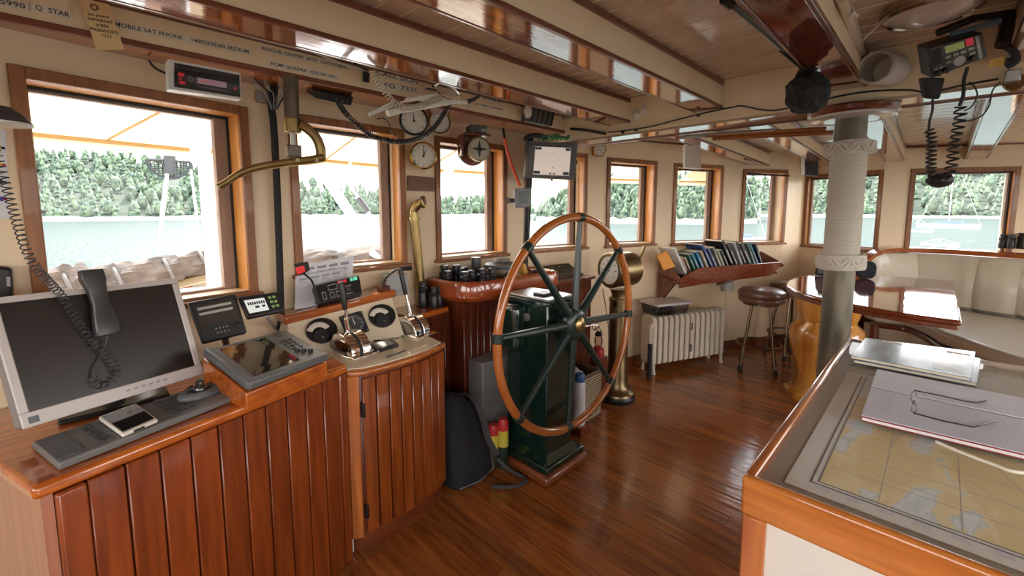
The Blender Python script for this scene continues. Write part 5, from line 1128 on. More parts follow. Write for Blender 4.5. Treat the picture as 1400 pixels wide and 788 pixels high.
MB().lathe([(.118, .125), (.12, .135), (.118, .148), (.10, .155), (.04, .165), (0, .168)], 36, MC).build('lid', dgreyp, r); MB().lathe([(.055, .166), (.05, .185), (.02, .19), (0, .19)], 24, MC).build('lid_knob', mat('speckled_grey', (.22, .21, .20), .5, var=.5, vs=60), r)
MB().tube(smooth_path([(1.82, 1.96, tz+.01), (1.86, 1.93, tz+.05), (1.93, 1.915, tz+.09), (2.02, 1.92, tz+.085), (2.08, 1.93, tz+.03)], 5), .009, 8).build('strap', lgreyp, r)
MB().b2((1.93, 1.95, tz), (1.96, 1.99, tz+.06), ).build('jar', mat('brown_jar', (.20, .10, .05), .2, coat=1), r)
r = thing('yellow_bag', 'ochre pouch leaning behind the wheel rim in the tray', 'pouch', (2.17, 2.02, tz)); MB().hexa([(2.13, 1.97, tz), (2.21, 1.98, tz), (2.22, 2.07, tz), (2.14, 2.06, tz), (2.15, 2.0, tz+.14), (2.18, 2.0, tz+.14), (2.18, 2.04, tz+.14), (2.15, 2.04, tz+.14)]).build('pouch', mat('ochre', (.60, .33, .05), .6), r, bevel=.01)
# switch panel leaning against the wall on the cabinet
q = Quad(V(2.30, 2.13, 1.045), V(2.78, 2.13, 1.045), V(2.86, 2.0, .962), V(2.30, 2.0, .962), (0, -.55, .83)); r = bx_dev('switch_panel', 'long dark switch board with small labelled knobs beside the tray', 'switch panel', q, .01, mat('panel_dark', (.035, .032, .022), .45), bev=.002)
random.seed(3)
for i in range(11):
    for j in range(3):
        if random.random() < .85: MB().lathe([(.005, 0), (.004, .006), (0, .007)], 8, q.M(.07+.085*i+random.uniform(-.01, .01), .2+.28*j, 0)).build('knob', mat('tag_pale', (.42, .38, .26), .5) if random.random() < .5 else steel, r)
MB().torus((0, 0, .003), .012, .003, q.M(.42, .62, 0), 18, 6).build('key_ring', whitep, r)
MB().prism([(2.0, 0), (2.13, 0), (2.13, .083)], 2.30, 2.83, Matrix(((0, 0, 1, 0), (1, 0, 0, 0), (0, 1, 0, .958), (0, 0, 0, 1)))).build('side_board', blackm, r)
# ---- black upright and display head
r = thing('display_post', 'black cable wrapped upright holding the chart display by the fourth window', 'post', (2.24, 2.04, .967)); pt = aty(721, 180, 2.02)
MB().tube(smooth_path([(2.20, 2.04, .967), (2.215, 2.04, 1.15), (2.23, 2.03, 1.5), (2.24, 2.02, 1.95)], 6), .022, 10).build('pole', blackm, r); MB().tube(smooth_path([(2.17, 2.01, .967), (2.185, 2.01, 1.1), (2.21, 2.01, 1.25), (2.21, 2.01, 1.5), (2.215, 2.01, 1.7)], 6), .008, 6).build('cable', black, r)
r = thing('blue_mug', 'dark blue mug standing at the foot of the black upright', 'mug', (2.28, 1.98, .967)); MB().lathe([(.03, 0), (.034, .01), (.035, .085), (.031, .085), (.030, .01), (0, .01)], 24, Matrix.Translation((2.28, 1.985, .967))).build('body', mat('navy_glaze', (.03, .04, .09), .2, coat=1), r)
q = Quad(*[aty(x, y, 1.95) for x, y in ((723, 193), (789, 196), (785, 246), (719, 243))], (-.25, -1, 0)); r = bx_dev('navigation_display', 'dark framed chart display showing a pale sea chart, hung by the fourth window', 'display', q, .05, mat('display_housing', (.075, .07, .075), .4), bev=.012)
part(r, q, 'bezel', mat('display_bezel', (.10, .095, .10), .45), (0, 0, 1, .10, 0, .008), (0, .90, 1, 1, 0, .008), (0, .1, .12, .9, 0, .008), (.87, .1, 1, .9, 0, .008), bev=.003)
part(r, q, 'screen', mat('chart_screen', (.62, .52, .45), .3, emit=.30), (.12, .10, .87, .90, 0, .002))
part(r, q, 'readout_box', mat('readout_dark', (.03, .04, .05), .4), (.12, .10, .87, .135, .002, .0026), (.13, .15, .25, .22, .002, .0026), (.75, .15, .86, .22, .002, .0026), (.13, .80, .25, .88, .002, .0026), (.73, .80, .86, .88, .002, .0026), (.44, .84, .48, .88, .002, .0026), (.52, .84, .56, .88, .002, .0026))['kind'] = 'stuff'
part(r, q, 'chart_mark', mat('mark', (.30, .28, .27), .5), (.44, .30, .52, .31, .002, .0026), (.49, .68, .51, .72, .002, .0026)); 
for k, x in enumerate((.155, .32, .47, .62, .78)): text('lettering', ('0.0', '1.2', '3.4', '5.6', '048')[k], .008, q.M(x+.03, .185 if k in (0, 4) else .118, .0028), whitep, r)
MB().lathe([(.008, 0), (.008, .01), (0, .012)], 12, q.M(.53, 1.02, -.02)).build('button', black, r); MB().lathe([(.018, 0), (.018, .03)], 14, frame(q.p(1.0, .5, -.03), (0, 0, 1), (1, 0, 0))).build('mount_knob', black, r)
q = Quad(*[aty(x, y, 1.97) for x, y in ((704, 258), (727, 257), (726, 283), (705, 285))], (-.45, -1, 0)); r = bx_dev('wind_display', 'small grey display with a blue green screen clamped to the black upright', 'display', q, .03, mat('silver_grey', (.22, .22, .23), .4), bev=.006); part(r, q, 'screen', mat('teal_screen', (.06, .10, .12), .2, coat=.6), (.22, .15, .82, .82, 0, .001)); MB().lathe([(.014, 0), (.014, .04), (.02, .05)], 12, frame(q.p(-.05, .6, -.02), (0, 0, 1), (-1, 0, 0))).build('mount_knob', black, r)
o = MB().tube(smooth_path([aty(x, y, 2.12) for x, y in ((690, 189), (694, 208), (701, 230), (711, 254))], 5), .011, 8).build('hanging_strap', mat('red_orange', (.72, .10, .04), .5)); tag(o, 'bright red orange strap hanging beside the black upright', 'strap')
MB().tube([aty(688, 176, 2.14), aty(690, 190, 2.12)], .008).build('strap_clip', black, None); c = bpy.data.objects['strap_clip']; c.parent = o
r = thing('green_bundle', 'bundle of green cord and cables lying on top of the chart display', 'cord', aty(765, 190, 2.0))
random.seed(11)
for k in range(7): x = 742+k*6; MB().tube(smooth_path([aty(x-6, 191+random.uniform(-1, 1), 2.0), aty(x, 186+random.uniform(-2, 2), 1.97), aty(x+8, 190+random.uniform(-2, 2), 2.0)], 4), .010, 7).build('cord_loop', mat('green_cord', (.06, .22, .07), .6), r)
o = MB().tube(smooth_path([aty(x, y, 1.98) for x, y in ((718, 192), (722, 187), (735, 185), (746, 188))], 4), .016, 8).build('black_pouch', blackm); tag(o, 'flat black pouch on the left top edge of the chart display', 'pouch')
MB_ = MB().b2((2.08, 2.02, .97), (2.10, 2.04, .98))
# grey equipment at header end
r = thing('amplifier_box', 'small dark grey box with a crumpled clear bag hung from the header end', 'box', aty(740, 145, 1.95)); q = Quad(*[aty(x, y, 1.95) for x, y in ((727, 143), (760, 150), (755, 173), (722, 166))], (-.1, -1, -.1)); s = MB(); q.box(s, 0, 0, 1, 1, -.07, 0); s.build('case', mat('slate_box', (.10, .09, .08), .5), r, bevel=.004); part(r, q, 'rib', blackm, *[(.1+.2*k, .05, .14+.2*k, .95, 0, .003) for k in range(5)])['kind'] = 'stuff'
def crumple(c, R, mm, nm, root, seed, sc=(1, 1, 1)):
    rg = np.random.default_rng(seed); v, f = ico(1, 5); v = np.array(v); k = rg.normal(size=(14, 3))*np.linspace(1, 3.2, 14)[:, None]; ph = rg.uniform(0, 6, 14); amp = sum(-abs(np.sin(v@kk*2.2+p_))*(1.4/(1+i_*.35)) for i_, (kk, p_) in enumerate(zip(k, ph)))*.05+.12; v = v*(1+amp[:, None])*R*np.array(sc); m_ = MB(); m_.add([tuple(np.array(c)+a) for a in v], [list(a) for a in f]); return m_.build(nm, mm, root, smooth=True)
bagm = mat('clear_bag', (.66, .62, .55), .15, coat=1, spec=.8)
crumple(aty(722, 152, 1.94), .035, bagm, 'clear_bag', r, 4, (1, .8, 1.5))
r = thing('wrapped_speaker', 'small object wrapped in crumpled clear plastic at the end of the first beam', 'bag', aty(875, 160, 1.44)); crumple(aty(874, 158, 1.44), .058, bagm, 'plastic_bag', r, 9, (1.1, .8, 1.15)); MB().lathe([(.03, -.02), (.036, .0), (.03, .004), (0, .004)], 20, frame(aty(883, 152, 1.38), (1, 0, 0), (-.2, -1, -.5))).build('white_face', whitep, r)
# ---- cables along the girder
def cable(pts, X, rr2, lab, mm, z=None): o = MB().tube(smooth_path([atx(x, y, X) for x, y in pts], 6), rr2, 6).build('cable', mm); tag(o, lab, 'cable')
cable([(832, 181), (860, 178), (890, 173), (925, 164), (965, 154), (1000, 147), (1015, 145), (1040, 150), (1060, 151), (1085, 146)], 2.59, .004, 'thin black cable looping along the girder from the wrapped bundle', black)
cable([(1120, 138), (1150, 131), (1190, 125), (1240, 123), (1270, 126), (1320, 116), (1365, 108)], 2.59, .004, 'thin dark cable stapled along the girder behind the radio', blackm)
cable([(700, 187), (730, 172), (760, 164), (790, 158)], 2.585, .005, 'pale grey cable drooping near the header end', lgreyp)
cable([(780, 176), (800, 178), (828, 183)], 2.57, .010, 'short black tube lying along the girder start', black)
for (x, y), l in (((852, 181), 'small dark cable clip on the girder, left'), ((870, 178), 'small dark cable clip on the girder, right'), ((955, 158), 'small dark hook on the girder below the middle beam end')): c = atx(x, y, 2.588); o = MB().lathe([(.009, 0), (.009, .012), (0, .013)], 10, frame(c, (0, 1, 0), (-1, 0, 0))).build('cable_clip', black); tag(o, l, 'clip')
# strap clamp at right end of girder
r = thing('girder_pulley', 'small metal pulley block fixed on the girder at the far right', 'pulley', atx(1388, 112, 2.58)); c = atx(1388, 113, 2.58); MB().lathe([(.03, -.01), (.034, 0), (.03, .01)], 20, frame(c, (0, 1, 0), (-1, 0, .2))).build('sheave', obrass, r); MB().b2(c-V(.03, .012, .0), c+V(.03, .03, .045)).build('bracket', steel, r, bevel=.004)
# ---- rod with black bag, ceiling fittings
r = thing('fishing_rod', 'dark blue rod hanging from the ceiling by the broad beam', 'rod', V(1.9, .5, 2.10)); a, b = atz(994, 0, 2.15), atz(1104, 95, 2.05); MB().cyl(a, b, .011, n=14).build('shaft', mat('blue_rod', (.08, .12, .15), .25, coat=.8), r); MB().cyl(a-(b-a)*.02, a+(b-a)*.04, .02).build('end_cap', black, r); MB().cyl(b-(b-a)*.35, b, .016).build('grip', blackm, r)
r = thing('black_bag', 'crumpled black cloth bag tied over the end of the rod under the ceiling', 'bag', atd(1105, 128, 2.15)); crumple(atd(1104, 128, 2.15), .094, mat('black_cloth', (.010, .010, .012), .8), 'cloth_bag', r, 22, (1.25, .9, .95)); MB().tube([atd(1102, 100, 2.15), atd(1100, 92, 2.15)], .03, 10, rs=[.04, .02]).build('tied_neck', blackm, r)
def dome(px, py, z, R, lab, h=.05): c = atz(px, py, z); r = thing('ceiling_lamp', lab, 'lamp', c, 'round ceiling lamps'); M = Matrix.Translation((c.x, c.y, z)); MB().lathe([(R*1.0, 0), (R*1.03, -.012), (R*1.0, -h*.5), (R*.93, -h*.62), (R*.90, -h*.5)], 44, M, cap=False).build('rim', mat('bronze_rim', (.40, .30, .22), .15, .9), r); MB().lathe([(R*.92, -h*.5), (R*.80, -h*.62), (R*.55, -h*.85), (R*.2, -h), (0, -h)], 40, M, cap=False).build('diffuser', mat('milky', (.52, .46, .42), .15, coat=1), r); return r
dome(1273, 4, 2.178, .135, 'round bronze rimmed dome lamp at the upper right of the ceiling', .07)
dome(1135, 186, 2.14, .16, 'round pale dome lamp beyond the girder beside the wrapped post', .06)
r = thing('paper_roll', 'short pale roll like a tube standing in the corner of girder and ceiling', 'roll', atz(1205, 95, 2.16)); c1_, c2_ = atx(1196, 92, 2.42), atx(1216, 96, 2.58); MR = (c2_-c1_).to_track_quat('Z', 'Y').to_matrix().to_4x4(); MR.translation = c1_; MB().lathe([(.062, 0), (.066, .005), (.07, .17), (.058, .17), (.056, .005), (.062, 0)], 30, MR, cap=False).build('tube', mat('roll_taupe', (.52, .45, .40), .7), r)
o = MB().tube(smooth_path([atz(x, y, 2.145) for x, y in ((1152, -5), (1162, 25), (1172, 60), (1184, 92))], 5), .020, 10).build('ceiling_pipe', mat('pipe_cream', (.60, .48, .37), .3, coat=.5)); tag(o, 'painted cream pipe under the ceiling right of the broad dark beam', 'pipe')
MB().tube([atz(1172, 22, 2.12), atz(1165, 15, 2.10), atz(1158, 25, 2.11)], .005, 6).build('tie', whitep, o); MB().tube([atz(1180, 55, 2.12), atz(1195, 40, 2.14), atz(1214, 22, 2.16)], .003, 6).build('tie', whitep, o)
# ---- marine radio on the ceiling with its microphone
rn = V(-.80, -.35, -.42); rc = atd(1315, 72, 2.28)
q = quadp([(1268, 66), (1344, 44), (1351, 78), (1274, 108)], rc, rn); r = bx_dev('marine_radio', 'black marine radio with green display on a ceiling bracket at the top right', 'radio', q, .10, mat('radio_case', (.030, .030, .032), .4), bev=.006)
part(r, q, 'faceplate', mat('radio_face', (.045, .044, .042), .45), (.02, .03, .98, .97, 0, .004), bev=.002); part(r, q, 'speaker_grille', blackm, (.04, .08, .22, .60, .004, .005))
part(r, q, 'display', mat('lcd_green', (.26, .29, .09), .4, emit=.1), (.30, .10, .64, .34, .004, .005)); part(r, q, 'red_key', redl, (.67, .06, .80, .32, .004, .007))
part(r, q, 'key', mat('key_pale', (.30, .30, .28), .4), (.28, .42, .38, .52, .004, .007), (.42, .42, .52, .52, .004, .007), (.55, .42, .65, .52, .004, .007), (.69, .40, .80, .50, .004, .007), (.28, .60, .38, .70, .004, .007), (.69, .58, .80, .68, .004, .007), (.06, .70, .12, .76, .004, .006), (.15, .70, .21, .76, .004, .006), bev=.001)['kind'] = 'stuff'
for u, v, R in ((.48, .68, .017), (.10, .86, .009), (.24, .86, .009), (.74, .80, .010)): MB().lathe([(R, 0), (R*.95, .018), (0, .019)], 16, q.M(u, v, .004)).build('knob', lgreyp if R > .012 else black, r)
part(r, q, 'side_strip', lgreyp, (.84, .08, .90, .92, .004, .006))
MB().tube([atd(1282, 45, 2.28), atd(1330, 26, 2.32), atd(1384, 18, 2.38)], .014, 8).build('bracket', black, r); MB().tube([atd(1378, 18, 2.38), atd(1376, 40, 2.36), atd(1370, 62, 2.33)], .020, 8).build('bracket', black, r); MB().tube([atd(1300, 47, 2.30), atd(1340, 36, 2.32), atd(1368, 28, 2.34)], .010, 8).build('blue_rail', mat('blue_plate', (.10, .18, .26), .4), r)
for k in range(3): MB().tube(smooth_path([atd(1365+4*k, 60, 2.36), atd(1382+3*k, 66+4*k, 2.36), atd(1390-2*k, 82, 2.36), atd(1376, 92-4*k, 2.36)], 4), .011, 8).build('lead', blackm, r)
o = thing('yellow_tag', 'crumpled yellow label tag behind the marine radio', 'tag', atd(1362, 86, 2.36)); q2 = quadp([(1354, 82), (1374, 76), (1372, 90), (1352, 92)], atd(1362, 86, 2.37), rn); part(o, q2, 'card', mat('yellow_card', (.62, .42, .08), .6), (0, 0, 1, 1, -.002, 0))
mc = atd(1277, 118, 2.22); mr_ = thing('hand_microphone', 'black fist microphone clipped under the marine radio with a long coiled cord', 'microphone', mc); q3 = quadp([(1262, 106), (1294, 106), (1286, 136), (1268, 134)], mc, (-.8, -.5, -.2)); s = MB(); q3.box(s, 0, 0, 1, 1, -.035, 0); s.build('body', blackm, mr_, bevel=.008); part(mr_, q3, 'slot', black, *[(.3, .45+.1*k, .7, .49+.1*k, 0, .001) for k in range(4)])['kind'] = 'stuff'
D_ = 2.22
cA = [atd(x, y, D_) for x, y in ((1275, 136), (1275, 150), (1271, 166), (1270, 178))]; MB().tube(smooth_path(cA, 4), .004, 6).build('cord_tail', black, mr_)
pA = smooth_path([atd(x, y, D_) for x, y in ((1272, 178), (1274, 195), (1273, 215), (1273, 230), (1276, 240), (1283, 247), (1290, 247))], 5); helix(pA, .013, 13, .0036, 6, 14).build('coiled_cord', black, mr_)
pB = smooth_path([atd(x, y, D_) for x, y in ((1290, 247), (1297, 240), (1301, 228), (1304, 205), (1309, 180), (1313, 160), (1312, 145))], 5); helix(pB, .015, 12, .0036, 6, 14).build('coiled_cord', black, mr_)
MB().tube(smooth_path([atd(x, y, D_) for x, y in ((1312, 145), (1317, 130), (1318, 110), (1323, 92))], 4), .0055, 6).build('cord_tail', black, mr_)
crumple(atd(1285, 247, D_), .036, black, 'cord_knot', mr_, 31, (1.2, 1.2, .8))
cable([(1325, 112), (1333, 120), (1336, 132), (1328, 146), (1318, 152)], 2.3, .0025, 'loose thin wire loop by the coiled radio cord, left', black); cable([(1368, 112), (1357, 124), (1352, 145), (1340, 160), (1318, 167)], 2.3, .0025, 'loose thin wire loop by the coiled radio cord, right', black)
# ---- overhead rack beyond the girder
r = thing('rod_rack', 'varnished rods stored overhead just beyond the girder', 'rods', V(2.95, 1.0, 2.0))
for k, (a, b) in enumerate((((965, 186), (1130, 176)), ((975, 190), (1140, 181)), ((930, 188), (1060, 178)))): MB().cyl(atx(*a, 2.95), atx(*b, 2.95), .012).build('rod', orange_y if k < 2 else steel, r)
r = thing('lit_edge_strip', 'thin white strip standing in for the lit edge of the short beam above the white speaker', 'painted highlight', V(3.3, 1.40, 2.0)); MB().b2((2.95, 1.385, 2.005), (3.3, 1.395, 2.02)).build('strip', whitep, r)  # white strip imitates light catching the beam edge, no lamp here
# ---- speakers
c = atp(950, 212, (4.2, 1.62, 1.9), (-.9, -.4, 0)); r = thing('white_speaker', 'white square loudspeaker hung above the fifth and sixth windows', 'speaker', c)
q = Quad(*[atd(x, y, d) for x, y, d in ((936, 197, 3.95), (958, 198, 3.9), (958, 231, 3.9), (936, 229, 3.95))], (-.85, -.5, 0)); s = MB(); q.box(s, 0, 0, 1, 1, -.10, 0); s.build('cabinet', mat('speaker_white', (.68, .64, .60), .5), r, bevel=.004); part(r, q, 'grille', mat('grille_white', (.62, .58, .55), .7), (.06, .05, .94, .95, 0, .003)); MB().cyl(q.p(.6, 0, -.06), q.p(.6, -.15, -.06), .012).build('bracket', steel, r)
q = Quad(*[atd(x, y, d) for x, y, d in ((1101, 212, 5.45), (1119, 213, 5.35), (1119, 241, 5.35), (1101, 240, 5.45))], (-.95, -.3, 0)); r = bx_dev('black_speaker', 'black loudspeaker in the corner above the first starboard window', 'speaker', q, .12, mat('speaker_grey', (.035, .033, .036), .5), bev=.006); part(r, q, 'side_panel', whitep, (-.25, .05, -.02, .95, -.10, -.02)); part(r, q, 'grille', blackm, (.08, .05, .92, .95, 0, .004))
q2 = Quad(*[atd(x, y, 5.3) for x, y in ((1103, 211), (1118, 212), (1116, 215), (1104, 214))], (-.9, -.3, -.2)); o = MB(); q2.box(o, 0, -.6, 1, .3, -.05, 0); o = o.build('green_card', mat('green_card', (.22, .50, .28), .6), None); tag(o, 'small green card lying on the black corner speaker', 'card')
# light switch by the seventh window, curtain like slider, plate between windows
# ---- bookshelf
SH0, SH1 = V(3.87, 1.955, 0), V(5.26, 1.30, 0)   # wall line
shf = thing('book_rack', 'dark red wooden angled rack for books fixed under the fifth and sixth windows', 'shelf', (4.5, 1.6, .85))
rn_ = Vector((-.40, -.916, 0)); ru = Vector((.916, -.40, 0))
a0 = atp(893, 350, (4.02, 1.78, 0), rn_)
def sh(px, py, d): # point on vertical plane offset d from the wall towards the room
    return atp(px, py, V(3.91, 1.94, 0)+rn_*d, rn_)
T0_, T1_ = sh(905, 401-2, .26), sh(1052, 356, .24)
lipz0, lipz1 = sh(905, 399, .24), sh(1040, 377, .24)
A_ = V(3.93, 1.90, 0); B_ = V(5.24, 1.325, 0)
def wl_(t, d): p = A_.lerp(B_, t); return p+rn_*d
ZB, ZF = .965, .845
s = MB(); s.hexa([wl_(0, .25)+V(0, 0, ZF-.02), wl_(.90, .25)+V(0, 0, ZF-.02), wl_(.92, .0)+V(0, 0, .845), wl_(0, .0)+V(0, 0, .845), wl_(0, .25)+V(0, 0, ZF), wl_(.90, .25)+V(0, 0, ZF), wl_(.92, .0)+V(0, 0, .865), wl_(0, .0)+V(0, 0, .865)]); s.build('bottom_board', dark_mahog, shf)
s = MB(); p = [wl_(.02, .25)+V(0, 0, .765), wl_(.20, .25)+V(0, 0, .785), wl_(.82, .25)+V(0, 0, .815), wl_(.935, .25)+V(0, 0, .925), wl_(.93, .25)+V(0, 0, .95), wl_(.165, .25)+V(0, 0, .94), wl_(.02, .25)+V(0, 0, .85)]
k = len(p); s.add([tuple(a) for a in p]+[tuple(a+rn_*.02) for a in p], [tuple(range(k)), tuple(range(2*k-1, k-1, -1))]+[(i, k+i, k+(i+1) % k, (i+1) % k) for i in range(k)]); s.build('front_board', wood('rack_red', (.24, .055, .02), (.16, .03, .011), 'x', .2, .9), shf, bevel=.004)
for t in (0.0, .935):
    s = MB(); th_ = ru*.02; p = [wl_(t, .0)+V(0, 0, .84), wl_(t, .27)+V(0, 0, .80 if t == 0 else .90), wl_(t, .27)+V(0, 0, .87 if t == 0 else .93), wl_(t, .02)+V(0, 0, 1.03), wl_(t, .0)+V(0, 0, 1.03)]
    k = len(p); s.add([tuple(a) for a in p]+[tuple(a+th_) for a in p], [tuple(range(k)), tuple(range(2*k-1, k-1, -1))]+[(i, k+i, k+(i+1) % k, (i+1) % k) for i in range(k)]); s.build('end_board', dark_mahogz, shf, bevel=.004)
s = MB(); s.hexa([wl_(.0, .0)+V(0, 0, .56), wl_(.0, .22)+V(0, 0, .80), wl_(.02, .22)+V(0, 0, .80), wl_(.02, .0)+V(0, 0, .56), wl_(.0, .0)+V(0, 0, .84), wl_(.0, .22)+V(0, 0, .83), wl_(.02, .22)+V(0, 0, .83), wl_(.02, .0)+V(0, 0, .84)]); s.build('bracket', dark_mahogz, shf)
s = MB(); s.hexa([wl_(.53, .0)+V(0, 0, .70), wl_(.60, .0)+V(0, 0, .70), wl_(.60, .2)+V(0, 0, .80), wl_(.53, .2)+V(0, 0, .80), wl_(.53, .0)+V(0, 0, .83), wl_(.60, .0)+V(0, 0, .83), wl_(.60, .2)+V(0, 0, .83), wl_(.53, .2)+V(0, 0, .83)]); s.build('bracket', dark_mahogz, shf)
# books leaning to the left, each its own thing
BK = [('white', (.66, .66, .66), .245, .020, 'white covered pilot book at the left end of the rack'), ('pale red', (.42, .20, .15), .165, .016, 'thin pale red book second from the left in the rack'), ('tan', (.44, .34, .24), .150, .016, 'tan book third from the left in the rack'),
      ('dark green', (.03, .16, .12), .185, .016, 'dark green book left of the bright blue one'), ('teal', (.04, .26, .32), .185, .018, 'teal book between green and bright blue books'), ('bright blue', (.02, .20, .42), .200, .022, 'bright blue book in the left third of the rack'),
      ('sand', (.52, .38, .24), .205, .022, 'sand coloured book with a dark picture, left of the tall blue book'), ('deep blue', (.04, .10, .28), .275, .020, 'tall deep blue book with pale edge'), ('slate blue', (.10, .14, .32), .240, .018, 'slate blue book right of the tall deep blue one'),
      ('olive', (.24, .27, .17), .235, .022, 'olive green book in the middle of the rack'), ('lime grey', (.40, .44, .30), .205, .018, 'pale lime grey book in the middle of the rack'), ('black green', (.05, .09, .07), .215, .018, 'dark green black book left of the tallest black book'),
      ('tall black', (.015, .015, .018), .295, .030, 'tallest thick black book in the middle of the rack'), ('charcoal', (.055, .05, .05), .275, .024, 'charcoal book right of the tallest black one'), ('silver', (.36, .36, .36), .270, .026, 'silver grey book with pale spine'),
      ('black', (.02, .02, .022), .280, .026, 'black book right of the silver grey one'), ('smoky', (.10, .12, .13), .270, .030, 'smoky black book with a misty cover'), ('grey green', (.12, .20, .20), .265, .018, 'grey green book left of the last two'),
      ('sky blue', (.08, .28, .38), .270, .016, 'sky blue edged book second from the right end'), ('navy', (.015, .03, .08), .255, .022, 'navy blue book at the right end of the rack')]
tot = sum(b_[3] for b_ in BK); t = .16; GAP = (1.33-tot)/len(BK)*.62
Lsh = (B_-A_).length; pos = .12
for nm, col_, hh, thk, lab in BK:
    hh *= 1.16
    lean = rad(30); base = A_+ru*pos+rn_*.125; M = frame((base.x, base.y, .868+thk*.4), ru, (0, 0, 1)) @ Matrix.Rotation(-lean+rad(random.uniform(-2, 2)), 4, 'Y') @ Matrix.Rotation(0, 4, 'Z')
    r = thing('book', lab, 'book', (base.x, base.y, .868), 'books leaning in the rack'); dpt = hh*.36
    cm_ = mat('book_'+nm.replace(' ', '_'), col_, .3, coat=.5, var=.35, vs=9)
    M = frame((base.x, base.y, .868+thk*.45), ru, (0, 0, 1)) @ Matrix.Rotation(-rad(31+random.uniform(-2, 2)), 4, 'Y')
    w2 = min(.105, hh*.40)
    MB().b2((0, -w2+.003, .003), (thk, w2, hh-.003), M).build('page_block', pagesm, r); MB().b2((-.001, -w2, 0), (.0025, w2, hh), M).build('cover', cm_, r); MB().b2((thk-.0015, -w2, 0), (thk+.002, w2, hh), M).build('cover', cm_, r); MB().b2((-.001, -w2-.0015, 0), (thk+.002, -w2+.003, hh), M).build('spine', cm_, r, bevel=.001)
    MB().b2((thk*.3, -w2-.002, hh*.25), (thk*.7, -w2-.0014, hh*.7), M).build('spine_title', mat('title_pale', (.5, .48, .42), .5), r)
    pos += thk/cos(rad(31))+GAP
env = thing('orange_envelope', 'orange padded envelope in front of the white book at the left end of the rack', 'envelope', wl_(.06, .2)+V(0, 0, .87)); q = quadp([(899, 348), (915, 347), (922, 362), (906, 367)], wl_(.06, .21)+V(0, 0, .95), rn_); q = quadp([(898, 350), (912, 343), (924, 365), (908, 370)], wl_(.06, .21)+V(0, 0, .95), rn_); s = MB(); q.box(s, 0, 0, 1, 1, -.015, 0); s.build('envelope', mat('orange_paper', (.72, .30, .04), .6), env, bevel=.006)
# outlet and lead
q = wq([(985, 383), (998, 383), (998, 397), (985, 398)], 12, .045); r = bx_dev('power_outlet', 'white double power outlet under the book rack', 'outlet', q, .045, mat('outlet_grey', (.45, .42, .36), .5)); part(r, q, 'socket', whitep, (.3, .08, .75, .45, 0, .003), (.3, .55, .75, .92, 0, .003)); part(r, q, 'slot', ink, (.45, .16, .5, .3, .003, .0035), (.58, .16, .63, .3, .003, .0035), (.45, .64, .5, .78, .003, .0035), (.58, .64, .63, .78, .003, .0035))['kind'] = 'stuff'
o = MB().tube(smooth_path([onwall(x, y, 12, .02)[0] for x, y in ((990, 398), (990, 415), (988, 435), (983, 450), (978, 452))], 5), .004, 6).build('power_lead', mat('lead_cream', (.60, .52, .42), .5)); tag(o, 'thin cream lead hanging from the power outlet', 'cable')
# thin pipe beside the telegraph
o = MB().tube(smooth_path([aty(x, y, 1.85) for x, y in ((824, 395), (828, 420), (832, 450), (832, 480))], 5), .004, 6).build('speaking_wire', obrass); tag(o, 'thin brass wire running down behind the telegraph', 'wire')
# ---- on the varnished table
cc_ = thing('camera', 'black camera standing on the varnished table left of the wrapped post', 'camera', atz(1127, 378, .92)); c = atz(1124, 377, .92); M = frame((c.x, c.y, .92), (.25, -.97, 0)) @ Matrix.Rotation(rad(8), 4, 'Y')
MB().b2((-.055, -.035, 0), (.06, .035, .13), M).build('body', black, cc_, bevel=.015); MB().b2((-.045, -.03, .13), (.045, .03, .17), M).build('prism_housing', black, cc_, bevel=.012); MB().lathe([(.034, 0), (.036, .05), (.030, .06), (0, .06)], 20, frame(M @ V(0, -.03, .07), (1, 0, 0), M.to_3x3() @ V(0, -1, 0))).build('lens', mat('lens_black', (.01, .01, .012), .1, coat=1), cc_)
pc_ = thing('camera_pouch', 'rounded black pouch on the varnished table right of the wrapped post', 'pouch', atz(1184, 381, .92)); c = atz(1183, 381, .92); M = frame((c.x, c.y, .92), (.25, -.97, 0)); poly = [(.065*abs(cos(a))**.7*(1 if cos(a) > 0 else -1), .072+.072*abs(sin(a))**.7*(1 if sin(a) > 0 else -1)) for a in [2*pi*k/24 for k in range(24)]]
MB().prism(poly, -.03, .03, M @ Matrix(((1, 0, 0, 0), (0, 0, 1, 0), (0, 1, 0, 0), (0, 0, 0, 1)))).build('body', mat('navy_cloth', (.012, .014, .022), .8), pc_, bevel=.015, seg=3); MB().torus((0, 0, 0), .014, .003, M @ Matrix.Translation((-.01, 0, .148)) @ Matrix.Rotation(pi/2, 4, 'X'), 16, 6).build('loop', black, pc_)
# binoculars on the settee rail
c = atz(1375, 344, 1.10); bb = binocs(c.x, c.y, 1.128, .85, rad(60), 'black binoculars standing on the settee rail at the far right')
c = atz(1392, 345, 1.10); bb = binocs(c.x+.02, c.y-.03, 1.128, .95, rad(20), 'larger black binoculars at the right edge of the photo on the settee rail')
